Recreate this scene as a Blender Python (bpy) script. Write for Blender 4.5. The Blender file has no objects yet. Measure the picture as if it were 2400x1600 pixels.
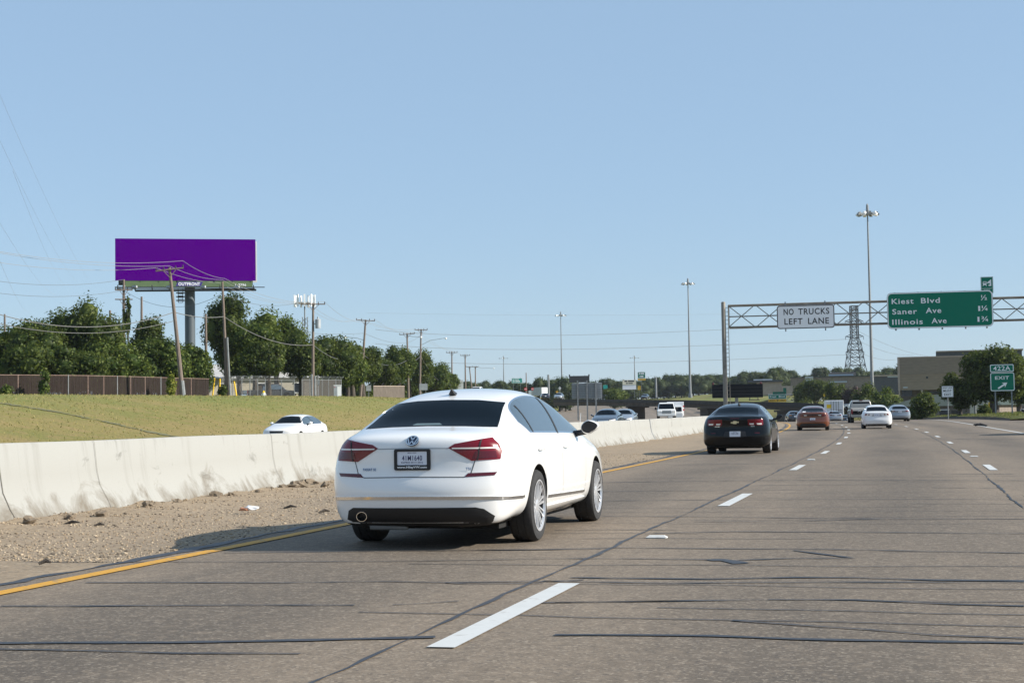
import bpy, bmesh, math, random
import numpy as np
from mathutils import Vector, Matrix
from mathutils.bvhtree import BVHTree
from mathutils.geometry import delaunay_2d_cdt

random.seed(7); RNG = np.random.default_rng(7)
scene = bpy.context.scene
COL = scene.collection
PI = math.pi

# ------------------------------------------------------------------ camera
FPX, PITCH, ROLL, YAW, HC = 3677.8, 0.04864, 0.01657, 0.25024, 1.156
cy_, sy_, cp_, sp_ = math.cos(YAW), math.sin(YAW), math.cos(PITCH), math.sin(PITCH)
FW = Vector((-sy_*cp_, cy_*cp_, sp_)); RT = Vector((cy_, sy_, 0)); UP = RT.cross(FW)
cr_, sr_ = math.cos(ROLL), math.sin(ROLL)
RT, UP = RT*cr_ - UP*sr_, RT*sr_ + UP*cr_
OC = Vector((0, 0, HC))
cam_d = bpy.data.cameras.new('camera'); cam = bpy.data.objects.new('camera', cam_d); COL.objects.link(cam)
cam_d.sensor_width = 36; cam_d.sensor_fit = 'HORIZONTAL'; cam_d.lens = FPX/2400*36
cam_d.clip_start = 0.1; cam_d.clip_end = 20000
M = Matrix((RT, UP, -FW)).transposed().to_4x4(); M.translation = OC
cam.matrix_world = M
scene.camera = cam

# ------------------------------------------------------------------ world, sun, exposure
SUN_EL, SUN_AZ = math.radians(30), math.radians(85)      # azimuth clockwise from +Y
world = bpy.data.worlds.new('World'); scene.world = world; world.use_nodes = True
nt = world.node_tree; nt.nodes.clear()
sky = nt.nodes.new('ShaderNodeTexSky'); sky.sky_type = 'NISHITA'; sky.sun_disc = False
sky.sun_elevation = SUN_EL; sky.sun_rotation = SUN_AZ
sky.air_density = 1.0; sky.dust_density = 0.25; sky.ozone_density = 3.5; sky.altitude = 150
bg = nt.nodes.new('ShaderNodeBackground'); bg.inputs[1].default_value = 0.102
wo = nt.nodes.new('ShaderNodeOutputWorld')
veil = nt.nodes.new('ShaderNodeMix'); veil.data_type = 'RGBA'; veil.inputs[0].default_value = .66      # thin pale summer haze over the whole sky
veil.inputs[7].default_value = (2.52, 3.62, 4.9, 1)
nt.links.new(sky.outputs[0], veil.inputs[6]); nt.links.new(veil.outputs[2], bg.inputs[0]); nt.links.new(bg.outputs[0], wo.inputs[0])
sun_d = bpy.data.lights.new('sun', 'SUN'); sun_d.energy = 5.0; sun_d.angle = math.radians(0.53); sun_d.color = (1, 0.93, 0.82)
sun = bpy.data.objects.new('sun', sun_d); COL.objects.link(sun)
sd = Vector((math.sin(SUN_AZ)*math.cos(SUN_EL), math.cos(SUN_AZ)*math.cos(SUN_EL), math.sin(SUN_EL)))
sun.rotation_euler = sd.to_track_quat('Z', 'Y').to_euler(); sun.location = (60, 0, 60)
scene.view_settings.view_transform = 'Standard'; scene.view_settings.look = 'None'
scene.view_settings.exposure = 0.6; scene.view_settings.gamma = 1
scene.render.engine = 'CYCLES'
scene.cycles.max_bounces = 6; scene.cycles.diffuse_bounces = 3; scene.cycles.glossy_bounces = 3
scene.cycles.transparent_max_bounces = 12; scene.cycles.volume_bounces = 0

# ------------------------------------------------------------------ helpers
def at(px, py, d):
    """world point seen at photo pixel (2400 wide) at depth d along the lens axis"""
    return OC + (FW + RT*((px-1200)/FPX) - UP*((py-800)/FPX))*d
def gp(px, py, h=0.0):
    d = FW + RT*((px-1200)/FPX) - UP*((py-800)/FPX)
    return OC + d*((h-HC)/d.z)
def atz(px, d, z):
    """point in the vertical plane of pixel column px, depth d, at height z"""
    p = at(px, 968, d)
    f2 = Vector((-sy_, cy_)); 
    return Vector((p.x, p.y, z))

def tag(o, label=None, cat=None, group=None, kind=None):
    if label: o['label'] = label
    if cat: o['category'] = cat
    if group: o['group'] = group
    if kind: o['kind'] = kind
    return o
def empty(name, loc=(0, 0, 0), rz=0, label=None, cat=None, group=None):
    o = bpy.data.objects.new(name, None); COL.objects.link(o)
    o.location = loc; o.rotation_euler = (0, 0, rz); o.empty_display_size = .2
    return tag(o, label, cat, group)
def link_mesh(name, me, mats, parent=None):
    o = bpy.data.objects.new(name, me); COL.objects.link(o)
    for m in (mats if isinstance(mats, (list, tuple)) else [mats]):
        if m: me.materials.append(m)
    if parent: o.parent = parent
    return o
def copy_tree(o, parent=None):
    c = o.copy(); COL.objects.link(c); c.parent = parent
    if parent: c.matrix_parent_inverse = o.matrix_parent_inverse.copy()
    for ch in o.children: copy_tree(ch, c)
    return c

class MB:
    """collects shapes and links them as one mesh object"""
    def __init__(s): s.v = []; s.f = []; s.mi = []; s.cur = 0; s.uv = None
    def add(s, vs, fs):
        n = len(s.v); s.v += [tuple(v) for v in vs]; s.f += [tuple(i+n for i in f) for f in fs]; s.mi += [s.cur]*len(fs)
        return s
    def box(s, c, d, R=None):
        x, y, z = d[0]/2, d[1]/2, d[2]/2
        vs = [Vector(p) for p in ((-x,-y,-z),(x,-y,-z),(x,y,-z),(-x,y,-z),(-x,-y,z),(x,-y,z),(x,y,z),(-x,y,z))]
        if R is not None: vs = [R @ v for v in vs]
        c = Vector(c)
        return s.add([v+c for v in vs], [(0,3,2,1),(4,5,6,7),(0,1,5,4),(1,2,6,5),(2,3,7,6),(3,0,4,7)])
    def tube(s, pts, r, n=6, cap=True):
        pts = [Vector(p) for p in pts]; m = len(pts)
        rr = r if isinstance(r, (list, tuple)) else [r]*m
        rings = []
        for i, p in enumerate(pts):
            t = (pts[min(i+1, m-1)]-pts[max(i-1, 0)])
            t = t.normalized() if t.length > 1e-9 else Vector((0, 0, 1))
            a = Vector((0, 0, 1)) if abs(t.z) < .9 else Vector((1, 0, 0))
            u = t.cross(a).normalized(); w = t.cross(u)
            rings += [p+(u*math.cos(2*PI*k/n)+w*math.sin(2*PI*k/n))*rr[i] for k in range(n)]
        fs = [(i*n+k, i*n+(k+1) % n, (i+1)*n+(k+1) % n, (i+1)*n+k) for i in range(m-1) for k in range(n)]
        if cap: fs += [tuple(range(n-1, -1, -1)), tuple((m-1)*n+k for k in range(n))]
        return s.add(rings, fs)
    def lathe(s, prof, axis='z', c=(0, 0, 0), n=16):
        vs = []; m = len(prof)
        for (r, h) in prof:
            for k in range(n):
                a = 2*PI*k/n; p = (r*math.cos(a), r*math.sin(a), h)
                if axis == 'x': p = (h, p[0], p[1])
                if axis == 'y': p = (p[1], h, p[0])
                vs.append((p[0]+c[0], p[1]+c[1], p[2]+c[2]))
        fs = [(i*n+k, i*n+(k+1) % n, (i+1)*n+(k+1) % n, (i+1)*n+k) for i in range(m-1) for k in range(n)]
        return s.add(vs, fs)
    def prism(s, poly, z0, z1, T=None):
        n = len(poly)
        vs = [Vector((p[0], p[1], z0)) for p in poly]+[Vector((p[0], p[1], z1)) for p in poly]
        if T is not None: vs = [T @ v for v in vs]
        return s.add(vs, [tuple(range(n-1, -1, -1)), tuple(range(n, 2*n))]+[(i, (i+1) % n, n+(i+1) % n, n+i) for i in range(n)])
    def mesh(s, name, smooth=False, angle=35):
        me = bpy.data.meshes.new(name); me.from_pydata(s.v, [], s.f)
        if any(s.mi): me.polygons.foreach_set('material_index', s.mi)
        me.validate(); me.update()
        if smooth:
            me.polygons.foreach_set('use_smooth', [True]*len(me.polygons)); me.set_sharp_from_angle(angle=math.radians(angle))
        return me
    def build(s, name, mat, parent=None, smooth=False, angle=35, bevel=0):
        me = s.mesh(name, smooth, angle)
        bm = bmesh.new(); bm.from_mesh(me); bmesh.ops.recalc_face_normals(bm, faces=bm.faces)
        if bevel:
            bmesh.ops.bevel(bm, geom=[e for e in bm.edges if len(e.link_faces) == 2 and e.calc_face_angle(0) > .6], offset=bevel, segments=2, affect='EDGES', profile=.6)
        bm.to_mesh(me); bm.free()
        return link_mesh(name, me, mat, parent)

# ------------------------------------------------------------------ materials
MATS = {}
def node(nt, t, **kw):
    n = nt.nodes.new(t)
    for k, v in kw.items(): setattr(n, k, v)
    return n
def principled(name, col, rough=.6, metal=0, coat=0, ior=1.5, spec=None):
    if name in MATS: return MATS[name]
    m = bpy.data.materials.new(name); m.use_nodes = True
    b = m.node_tree.nodes['Principled BSDF']
    b.inputs['Base Color'].default_value = (*col, 1); b.inputs['Roughness'].default_value = rough
    b.inputs['Metallic'].default_value = metal; b.inputs['Coat Weight'].default_value = coat; b.inputs['Coat Roughness'].default_value = .04
    b.inputs['IOR'].default_value = ior
    if spec is not None: b.inputs['Specular IOR Level'].default_value = spec
    MATS[name] = m; return m
def noisy(name, stops, scale=5, detail=6, rough=.8, bump=0, bscale=None, coord='Object', metal=0, stretch=None, dist=0, spec=None):
    """procedural colour from one noise through a ramp, optional bump"""
    if name in MATS: return MATS[name]
    m = principled(name, stops[0][1], rough, metal, spec=spec); nt = m.node_tree; b = nt.nodes['Principled BSDF']
    tc = node(nt, 'ShaderNodeTexCoord'); src = tc.outputs[coord]
    if stretch:
        mp = node(nt, 'ShaderNodeMapping'); mp.inputs['Scale'].default_value = stretch; nt.links.new(src, mp.inputs[0]); src = mp.outputs[0]
    n = node(nt, 'ShaderNodeTexNoise'); n.inputs['Scale'].default_value = scale; n.inputs['Detail'].default_value = detail; n.inputs['Distortion'].default_value = dist
    nt.links.new(src, n.inputs[0])
    r = node(nt, 'ShaderNodeValToRGB'); e = r.color_ramp.elements
    while len(e) < len(stops): e.new(.5)
    for k, (p, c) in enumerate(stops): e[k].position = p; e[k].color = (*c, 1)
    nt.links.new(n.outputs[0], r.inputs[0]); nt.links.new(r.outputs[0], b.inputs['Base Color'])
    if bump:
        n2 = node(nt, 'ShaderNodeTexNoise'); n2.inputs['Scale'].default_value = bscale or scale*4; n2.inputs['Detail'].default_value = 4
        nt.links.new(src, n2.inputs[0]); bp = node(nt, 'ShaderNodeBump'); bp.inputs['Strength'].default_value = bump; bp.inputs['Distance'].default_value = .05
        nt.links.new(n2.outputs[0], bp.inputs['Height']); nt.links.new(bp.outputs[0], b.inputs['Normal'])
    return m
def mixcol(nt, a, b, fac, mode='MIX'):
    mx = node(nt, 'ShaderNodeMix', data_type='RGBA', blend_type=mode)
    for sock, v in ((mx.inputs[0], fac), (mx.inputs[6], a), (mx.inputs[7], b)):
        if hasattr(v, 'is_output'): nt.links.new(v, sock)
        elif isinstance(v, tuple): sock.default_value = (*v, 1)
        else: sock.default_value = v
    return mx.outputs[2]
def ramp(nt, src, p0, p1, v0=0., v1=1.):
    r = node(nt, 'ShaderNodeMapRange'); r.inputs[1].default_value = p0; r.inputs[2].default_value = p1; r.inputs[3].default_value = v0; r.inputs[4].default_value = v1
    nt.links.new(src, r.inputs[0]); return r.outputs[0]
def noise(nt, vec, scale, detail=4, rough=.5, dist=0):
    n = node(nt, 'ShaderNodeTexNoise'); n.inputs['Scale'].default_value = scale; n.inputs['Detail'].default_value = detail
    n.inputs['Roughness'].default_value = rough; n.inputs['Distortion'].default_value = dist
    nt.links.new(vec, n.inputs[0]); return n.outputs[0]
def mapping(nt, vec, scale=(1, 1, 1), loc=(0, 0, 0)):
    mp = node(nt, 'ShaderNodeMapping'); mp.inputs['Scale'].default_value = scale; mp.inputs['Location'].default_value = loc
    nt.links.new(vec, mp.inputs[0]); return mp.outputs[0]
def math_(nt, op, a, b=0.):
    n = node(nt, 'ShaderNodeMath', operation=op)
    for i, v in enumerate((a, b)):
        if hasattr(v, 'is_output'): nt.links.new(v, n.inputs[i])
        else: n.inputs[i].default_value = v
    return n.outputs[0]

def road_material(name, base, dark, tracks=True):
    m = principled(name, base, .85, spec=.3); nt = m.node_tree; b = nt.nodes['Principled BSDF']
    uv = node(nt, 'ShaderNodeUVMap').outputs[0]                       # u = metres across, v = metres along
    big = noise(nt, mapping(nt, uv, (.35, .05, 1)), 1, 5, .6)
    mid = noise(nt, mapping(nt, uv, (1.3, .5, 1)), 1.2, 5, .6)
    col = mixcol(nt, base, dark, ramp(nt, big, .35, .75))
    col = mixcol(nt, col, tuple(c*1.22 for c in base), ramp(nt, mid, .5, .8, 0, .7))
    if tracks:                                                         # oil-darkened band in mid lane
        sx = node(nt, 'ShaderNodeSeparateXYZ'); nt.links.new(uv, sx.inputs[0])
        ph = math_(nt, 'MULTIPLY', math_(nt, 'ADD', sx.outputs[0], 1.91), 2*PI/3.828)
        band = math_(nt, 'MULTIPLY', math_(nt, 'ADD', math_(nt, 'COSINE', ph), .55), .6)
        wob = noise(nt, mapping(nt, uv, (.5, .12, 1)), 1, 4)
        fac = math_(nt, 'MULTIPLY', ramp(nt, band, 0, .95, 0, 1.), ramp(nt, wob, .3, .65, .25, 1.))
        col = mixcol(nt, col, tuple(c*.8 for c in dark), fac)
    vor = node(nt, 'ShaderNodeTexVoronoi'); vor.inputs['Scale'].default_value = 62 if tracks else 34; nt.links.new(uv, vor.inputs[0])
    fine = noise(nt, uv, 30, 3, .7)
    sx2 = node(nt, 'ShaderNodeSeparateColor'); nt.links.new(vor.outputs['Color'], sx2.inputs[0])
    col = mixcol(nt, col, (.5, .43, .34), ramp(nt, sx2.outputs[0], .76, 1., 0, .34))
    col = mixcol(nt, col, (.05, .045, .045), ramp(nt, sx2.outputs[1], .8, 1., 0, .5))
    mot = noise(nt, uv, 9, 5, .75); col = mixcol(nt, col, tuple(c*.55 for c in base), ramp(nt, mot, .5, .72, 0, .55)); col = mixcol(nt, col, tuple(c*1.35 for c in base), ramp(nt, mot, .5, .3, 0, .5))
    col = mixcol(nt, col, (.04, .04, .042), ramp(nt, fine, .55, .8, 0, .55))
    nt.links.new(col, b.inputs['Base Color'])
    bp = node(nt, 'ShaderNodeBump'); bp.inputs['Strength'].default_value = .35; bp.inputs['Distance'].default_value = .012
    nt.links.new(fine, bp.inputs['Height']); nt.links.new(bp.outputs[0], b.inputs['Normal'])
    return m
def grass_material(name, cols, sc=.12):
    m = principled(name, cols[0], .95, spec=.1); nt = m.node_tree; b = nt.nodes['Principled BSDF']
    g = node(nt, 'ShaderNodeNewGeometry').outputs['Position']
    a = noise(nt, g, sc, 6, .62); c = noise(nt, mapping(nt, g, (1, 1, 3)), .9, 5, .7); f = noise(nt, g, 7, 4, .75)
    col = mixcol(nt, cols[0], cols[1], ramp(nt, a, .38, .62))
    col = mixcol(nt, col, cols[2], ramp(nt, c, .47, .68, 0, .9))
    sz = node(nt, 'ShaderNodeSeparateXYZ'); nt.links.new(g, sz.inputs[0])
    lush = math_(nt, 'MULTIPLY', ramp(nt, sz.outputs[2], 1.5, 3.0), ramp(nt, a, .35, .55, .3, 1.))
    col = mixcol(nt, col, (cols[1][0]*.85, cols[1][1]*1.05, cols[1][2]*.9), math_(nt, 'MULTIPLY', lush, .65))
    col = mixcol(nt, col, tuple(x*.5 for x in cols[1]), ramp(nt, f, .52, .78, 0, .5))
    nt.links.new(col, b.inputs['Base Color'])
    bp = node(nt, 'ShaderNodeBump'); bp.inputs['Strength'].default_value = .8; bp.inputs['Distance'].default_value = .25
    nt.links.new(f, bp.inputs['Height']); nt.links.new(bp.outputs[0], b.inputs['Normal'])
    return m
def concrete_material(name, base, stain, sc=1.):
    m = principled(name, base, .85, spec=.25); nt = m.node_tree; b = nt.nodes['Principled BSDF']
    uv = node(nt, 'ShaderNodeUVMap').outputs[0]                       # u along, v height
    streak = noise(nt, mapping(nt, uv, (2.2*sc, .12*sc, 1)), 1.6, 5, .65)
    blot = noise(nt, mapping(nt, uv, (.8*sc, 1.4*sc, 1)), 1.5, 7, .68, .6)
    fine = noise(nt, uv, 60*sc, 4, .7)
    col = mixcol(nt, base, stain, ramp(nt, streak, .54, .80, 0, .6))
    col = mixcol(nt, col, tuple(c*.5 for c in stain), ramp(nt, blot, .60, .74, 0, .85))
    sv = node(nt, 'ShaderNodeSeparateXYZ'); nt.links.new(uv, sv.inputs[0]); va = math_(nt, 'ABSOLUTE', sv.outputs[1])
    big = noise(nt, mapping(nt, uv, (1.1, .9, 1)), 1.3, 6, .7, .8)
    spl = math_(nt, 'SUBTRACT', big, math_(nt, 'MULTIPLY', va, .55))                       # mud thrown up along the foot
    col = mixcol(nt, col, (stain[0]*.75, stain[1]*.66, stain[2]*.56), ramp(nt, spl, .36, .56, 0, .85))
    drip = noise(nt, mapping(nt, uv, (2.6, .2, 1)), 1.1, 5, .7, .5)
    drp = math_(nt, 'ADD', drip, math_(nt, 'MULTIPLY', va, .22))                           # weathering runs from the top edge
    col = mixcol(nt, col, tuple(c*.6 for c in stain), ramp(nt, drp, .76, .92, 0, .5))
    col = mixcol(nt, col, tuple(c*.7 for c in base), ramp(nt, fine, .55, .85, 0, .5))
    nt.links.new(col, b.inputs['Base Color'])
    bp = node(nt, 'ShaderNodeBump'); bp.inputs['Strength'].default_value = .25; bp.inputs['Distance'].default_value = .02
    nt.links.new(fine, bp.inputs['Height']); nt.links.new(bp.outputs[0], b.inputs['Normal'])
    return m
def leaf_material(name, c1, c2, c3):
    m = bpy.data.materials.new(name); m.use_nodes = True; nt = m.node_tree; nt.nodes.clear()
    g = node(nt, 'ShaderNodeNewGeometry'); r = node(nt, 'ShaderNodeValToRGB'); e = r.color_ramp.elements
    e[0].color = (*c1, 1); e[1].color = (*c3, 1); q = e.new(.55); q.color = (*c2, 1)
    nt.links.new(g.outputs['Random Per Island'], r.inputs[0])
    d = node(nt, 'ShaderNodeBsdfDiffuse'); t = node(nt, 'ShaderNodeBsdfTranslucent'); gl = node(nt, 'ShaderNodeBsdfGlossy'); gl.inputs['Roughness'].default_value = .5
    nt.links.new(r.outputs[0], d.inputs[0]); 
    tc = mixcol(nt, r.outputs[0], (.5, .6, .1), .25); nt.links.new(tc, t.inputs[0])
    mx = node(nt, 'ShaderNodeMixShader'); mx.inputs[0].default_value = .28
    nt.links.new(d.outputs[0], mx.inputs[1]); nt.links.new(t.outputs[0], mx.inputs[2])
    m2 = node(nt, 'ShaderNodeMixShader'); m2.inputs[0].default_value = .012
    nt.links.new(mx.outputs[0], m2.inputs[1]); nt.links.new(gl.outputs[0], m2.inputs[2])
    o = node(nt, 'ShaderNodeOutputMaterial'); nt.links.new(m2.outputs[0], o.inputs[0]); return m

m_road = road_material('pavement_concrete', (.204, .161, .118), (.108, .090, .072))
m_road2 = road_material('pavement_opposite', (.21, .17, .13), (.13, .11, .09), False)
m_grass = grass_material('dry_grass', ((.31, .25, .102), (.225, .22, .072), (.34, .25, .12)))
m_verge = grass_material('green_grass', ((.125, .13, .045), (.085, .11, .03), (.20, .165, .07)), .4)
m_soil = noisy('soil', [(.3, (.05, .04, .035)), (.7, (.12, .09, .07))], 3, bump=.6)
m_barrier = concrete_material('barrier_concrete', (.315, .316, .298), (.18, .172, .15))
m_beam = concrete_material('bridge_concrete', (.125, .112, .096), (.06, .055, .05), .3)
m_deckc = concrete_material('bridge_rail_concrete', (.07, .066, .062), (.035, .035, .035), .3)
m_white = noisy('white_paint', [(.3, (.50, .51, .50)), (.58, (.53, .54, .53)), (.72, (.36, .35, .33))], 7, detail=10, rough=.7)
m_yellow = noisy('yellow_paint', [(.3, (.50, .25, .02)), (.56, (.56, .29, .025)), (.66, (.24, .17, .09))], 9, detail=9, rough=.7)
m_tar = noisy('tar', [(.3, (.022, .024, .03)), (.8, (.05, .05, .055))], 8, rough=.55)
m_galv = noisy('galvanised_steel', [(.3, (.17, .185, .195)), (.7, (.25, .265, .275))], 4, rough=.6, metal=.2)
m_gantry = noisy('gantry_steel', [(.3, (.17, .155, .13)), (.7, (.25, .232, .20))], 3, rough=.65, metal=.1)
m_alu = noisy('sign_back_aluminium', [(.3, (.30, .33, .36)), (.7, (.40, .43, .46))], 2, rough=.55, metal=.1)
m_green = principled('sign_green', (.0, .165, .10), .6, spec=.2)
m_signw = principled('sign_white', (.84, .85, .86), .5)
m_signblk = principled('sign_black', (.02, .02, .022), .5)
m_signyel = principled('sign_yellow', (.85, .55, .01), .5)
m_signorg = principled('sign_orange', (.72, .40, .01), .5)
m_red = principled('sign_red', (.5, .02, .02), .5)
m_wood = noisy('pole_wood', [(.3, (.13, .10, .085)), (.7, (.23, .185, .155))], 3, rough=.9, stretch=(8, 8, .6), bump=.3)
m_wire = principled('cable', (.12, .125, .13), .5)
m_wirem = principled('grey_cable', (.15, .15, .15), .6)
m_wirep = principled('pale_cable', (.26, .255, .25), .5)
m_dark = principled('dark_steel', (.025, .027, .03), .5)
m_bark = noisy('bark', [(.3, (.045, .035, .028)), (.7, (.10, .085, .07))], 4, rough=.95, stretch=(3, 3, .6), bump=.5)
m_rubber = noisy('tyre_rubber', [(.3, (.018, .018, .019)), (.7, (.03, .03, .031))], 30, rough=.8)
m_rim = principled('alloy_rim', (.60, .61, .63), .32, .55)
m_chrome = principled('chrome', (.75, .76, .78), .12, 1)
m_glass = principled('tinted_glass', (.004, .008, .013), .05, 0, 0, 1.15, .2)
m_sglass = principled('side_glass', (.05, .075, .095), .03, 0, 0, 2.1)
m_plastic = principled('black_plastic', (.013, .013, .014), .55)
m_lamp = principled('red_lamp', (.15, .003, .010), .18, 0, .3, 1.4)
m_lampd = principled('dark_red_lamp', (.085, .003, .009), .2, 0, .4, 1.45)
m_lampc = principled('clear_lamp', (.75, .72, .66), .15, 0, 1, 1.5)
m_seam = principled('panel_gap', (.05, .055, .06), .7)
m_gap_crease = principled('gap_and_crease_shade', (.33, .35, .37), .7)  # grey for door gaps and for the painted shade of the boot-lid crease
m_plate = principled('number_plate', (.70, .72, .78), .45)
m_ink = principled('plate_ink', (.06, .06, .14), .5)
m_under = principled('underbody', (.012, .012, .012), .9)
def paint(name, col, metal=0., rough=.3): return principled(name, col, rough, metal, 1.0, 1.5)

# ------------------------------------------------------------------ road line (clothoid left) and its levels
SS = np.arange(-120, 2600, 1.0)
kap = np.interp(SS, [1.67, 138.5, 190, 235], [0, .0014375, .0014375, 0])
th = np.cumsum(kap); i0 = int(np.argmin(abs(SS))); th -= th[i0]
PX = np.cumsum(-np.sin(th)); PY = np.cumsum(np.cos(th)); PX -= PX[i0]; PY -= PY[i0]; PX += -2.352
kn = [(-120, 0), (20, 0), (60, .036), (100, .143), (140, .29), (165, .30), (185, .2), (205, -.1), (234, -1.0), (270, -1.9), (320, -2.4), (370, -2.0), (420, -.2), (500, 2.4), (600, 5.), (750, 9), (1000, 12), (2600, 14)]
ZR = np.interp(SS, [k[0] for k in kn], [k[1] for k in kn]); ZR = np.convolve(np.pad(ZR, 9, mode='edge'), np.ones(19)/19, 'valid')
def zr(s): return float(np.interp(s, SS, ZR))
def hd(s): return float(np.interp(s, SS, th))
def pp(s, off, dz=0.):
    x, y, t, z = (float(np.interp(s, SS, a)) for a in (PX, PY, th, ZR))
    return Vector((x+off*math.cos(t), y+off*math.sin(t), z+dz))
def so(x, y):
    """road coordinates of a ground point"""
    x = np.atleast_1d(np.asarray(x, float)); y = np.atleast_1d(np.asarray(y, float)); S = np.empty_like(x); O = np.empty_like(x)
    PXs, PYs, SSs = PX[::2], PY[::2], SS[::2]
    for k in range(0, len(x), 2000):
        a = slice(k, k+2000)
        d = (x[a, None]-PXs)**2+(y[a, None]-PYs)**2; j = d.argmin(1); s = SSs[j]
        t = np.interp(s, SS, th); dx = x[a]-PXs[j]; dy = y[a]-PYs[j]
        S[a] = s+(-np.sin(t)*dx+np.cos(t)*dy); O[a] = np.cos(t)*dx+np.sin(t)*dy
    return S, O
def sst(a, b, v): t = np.clip((v-a)/(b-a), 0, 1); return t*t*(3-2*t)
def terrain(x, y):
    s, o = so(x, y); base = np.interp(s, SS, ZR)
    bank = np.interp(s, [-100, 60, 120, 200, 290, 420, 600, 900, 2600], [3.0, 3.0, 3.35, 3.9, 4.7, 5.2, 8, 12, 14])
    e0 = np.interp(s, [60, 100, 150, 200, 260, 330, 700], [-29.5, -27.5, -23, -24.5, -29.5, -32.5, -36.5]); wl = sst(0, 24.5, e0-o)
    z = base*(1-wl)+bank*wl
    right = np.interp(s, [-100, 150, 230, 320, 450, 650, 900, 2600], [.6, .75, 1.0, 2.4, 5.5, 9.8, 12.5, 14.])
    re = np.interp(s, [-100, 60, 128, 136, 180, 240, 330, 700, 2600], [14, 30, 30, 15, 16, 17, 14, 13, 13])
    wr = np.clip(sst(0, 1, (o-re-.4)/24.), 0, 1)
    z = z*(1-wr)+right*wr
    z = z-.12*(1-wl)*(1-wr)
    return z
def tz(x, y): return float(terrain(x, y)[0])

def strip(name, s0, s1, offs, mat, dz=.0, step=2., zfun=None, kind='structure', parent=None):
    """a sheet in road coordinates; UV in metres"""
    n = max(2, int((s1-s0)/step)+1); sv = np.linspace(s0, s1, n); vs = []; uv = []
    for s in sv:
        ol = offs(s) if callable(offs) else offs
        for k, o in enumerate(ol):
            p = pp(s, o, dz if zfun is None else zfun(s, o, k)); vs.append(p); uv.append((o, s))
    m = len(ol); fs = [(i*m+k, i*m+k+1, (i+1)*m+k+1, (i+1)*m+k) for i in range(n-1) for k in range(m-1)]
    me = bpy.data.meshes.new(name); me.from_pydata(vs, [], fs); me.update()
    ul = me.uv_layers.new(name='UVMap'); li = np.empty(len(me.loops), int); me.loops.foreach_get('vertex_index', li)
    ul.data.foreach_set('uv', np.array(uv)[li].ravel())
    me.polygons.foreach_set('use_smooth', [True]*len(fs))
    o = link_mesh(name, me, mat, parent)
    if kind and not parent: o['kind'] = kind
    return o

# ------------------------------------------------------------------ ground
def axis(lo, hi, c, fine, g):
    v = [c]; st = fine
    while v[-1] < hi: v.append(v[-1]+st); st *= g
    w = [c]; st = fine
    while w[-1] > lo: w.append(w[-1]-st); st *= g
    return np.array(sorted(set(w[1:]+v)))
gx = axis(-2500, 2500, -25, 1.6, 1.022); gy = np.concatenate([np.arange(-60, 420, 2.2), 420*1.03**np.arange(0, 70)])
GX, GY = np.meshgrid(gx, gy); GZ = terrain(GX.ravel(), GY.ravel()).reshape(GX.shape)
GZ = GZ+np.where(GY > 1500, (GY-1500)*.0, 0)
nx, ny = len(gx), len(gy)
me = bpy.data.meshes.new('ground'); me.vertices.add(nx*ny)
me.vertices.foreach_set('co', np.stack([GX, GY, GZ], -1).ravel())
ii = (np.arange(ny-1)[:, None]*nx+np.arange(nx-1)).ravel()
q = np.stack([ii, ii+1, ii+nx+1, ii+nx], 1).ravel()
me.loops.add(len(q)); me.loops.foreach_set('vertex_index', q); me.polygons.add(len(ii))
me.polygons.foreach_set('loop_start', np.arange(0, len(q), 4)); me.update(); me.validate()
me.polygons.foreach_set('use_smooth', [True]*len(me.polygons))
tag(link_mesh('ground', me, m_grass), kind='structure')

def right_edge(s): return float(np.interp(s, [-100, 60, 128, 134, 180, 240, 330, 700, 2600], [14, 30, 30, 14.2, 15.5, 17, 14, 13, 13]))
strip('freeway', -40, 700, lambda s: [-4.15, -2, 0, 2, 3.83, 6, 8.5, 11, right_edge(s)], m_road)
m_gravel = road_material('gravel_shoulder', (.31, .235, .155), (.19, .15, .105), False)
def gravz(s, o):
    d = max(0, -o-4.6)/3.46
    return .012*min(1, d*4)+(.04+.02*math.sin(s*2.3)*math.sin(s*.7)+.02*math.sin(s*6.1)+.012*math.sin(s*13.7))*d**3
def grav(s, o, k): return gravz(s, o) if k else .0
strip('gravel_shoulder', -40, 230, [-4.152, -4.6, -5.4, -6.2, -6.9, -7.4, -7.75, -8.06], m_gravel, zfun=grav, step=.35)
strip('opposite_freeway', 10, 700, lambda s: [float(np.interp(s, [60, 100, 150, 200, 260, 330, 700], [-29, -27, -22.5, -24, -29, -32, -36])), -20.5, -18, -14, -8.6], m_road2, dz=.0)
strip('median_pavement', 229, 700, [-8.65, -6, -4.1], m_road2, dz=-.003)

# painted markings
def dashes(name, off, starts, mat, length=3.05, w=.13):
    mb = MB()
    for s0 in starts:
        k = 4
        for i in range(k):
            a, b = s0+length*i/k, s0+length*(i+1)/k
            mb.add([pp(a, off-w/2, .008), pp(a, off+w/2, .008), pp(b, off+w/2, .008), pp(b, off-w/2, .008)], [(0, 1, 2, 3)])
    return tag(mb.build(name, mat), kind='structure')
dashes('lane_marking', 0, [7.648+12.19*i for i in range(-1, 25)], m_white, w=.15)
dashes('lane_marking', 3.828, [32.75+12.19*i-1.52 for i in range(-3, 22)], m_white, w=.15)
strip('edge_line', -20, 420, [-3.89, -3.74], m_yellow, dz=.008)
def eo(s): return 7.78+.00042*max(0, s-70)**2
strip('edge_line', -20, 215, lambda s: [eo(s)-.08, eo(s)+.08], m_white, dz=.008)
strip('edge_line', 20, 500, [-9.9, -9.77], m_yellow, dz=.008)
dashes('lane_marking', -14.6, [20+12.19*i for i in range(40)], m_white)
dashes('lane_marking', -18.4, [20+12.19*i for i in range(40)], m_white)
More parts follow.
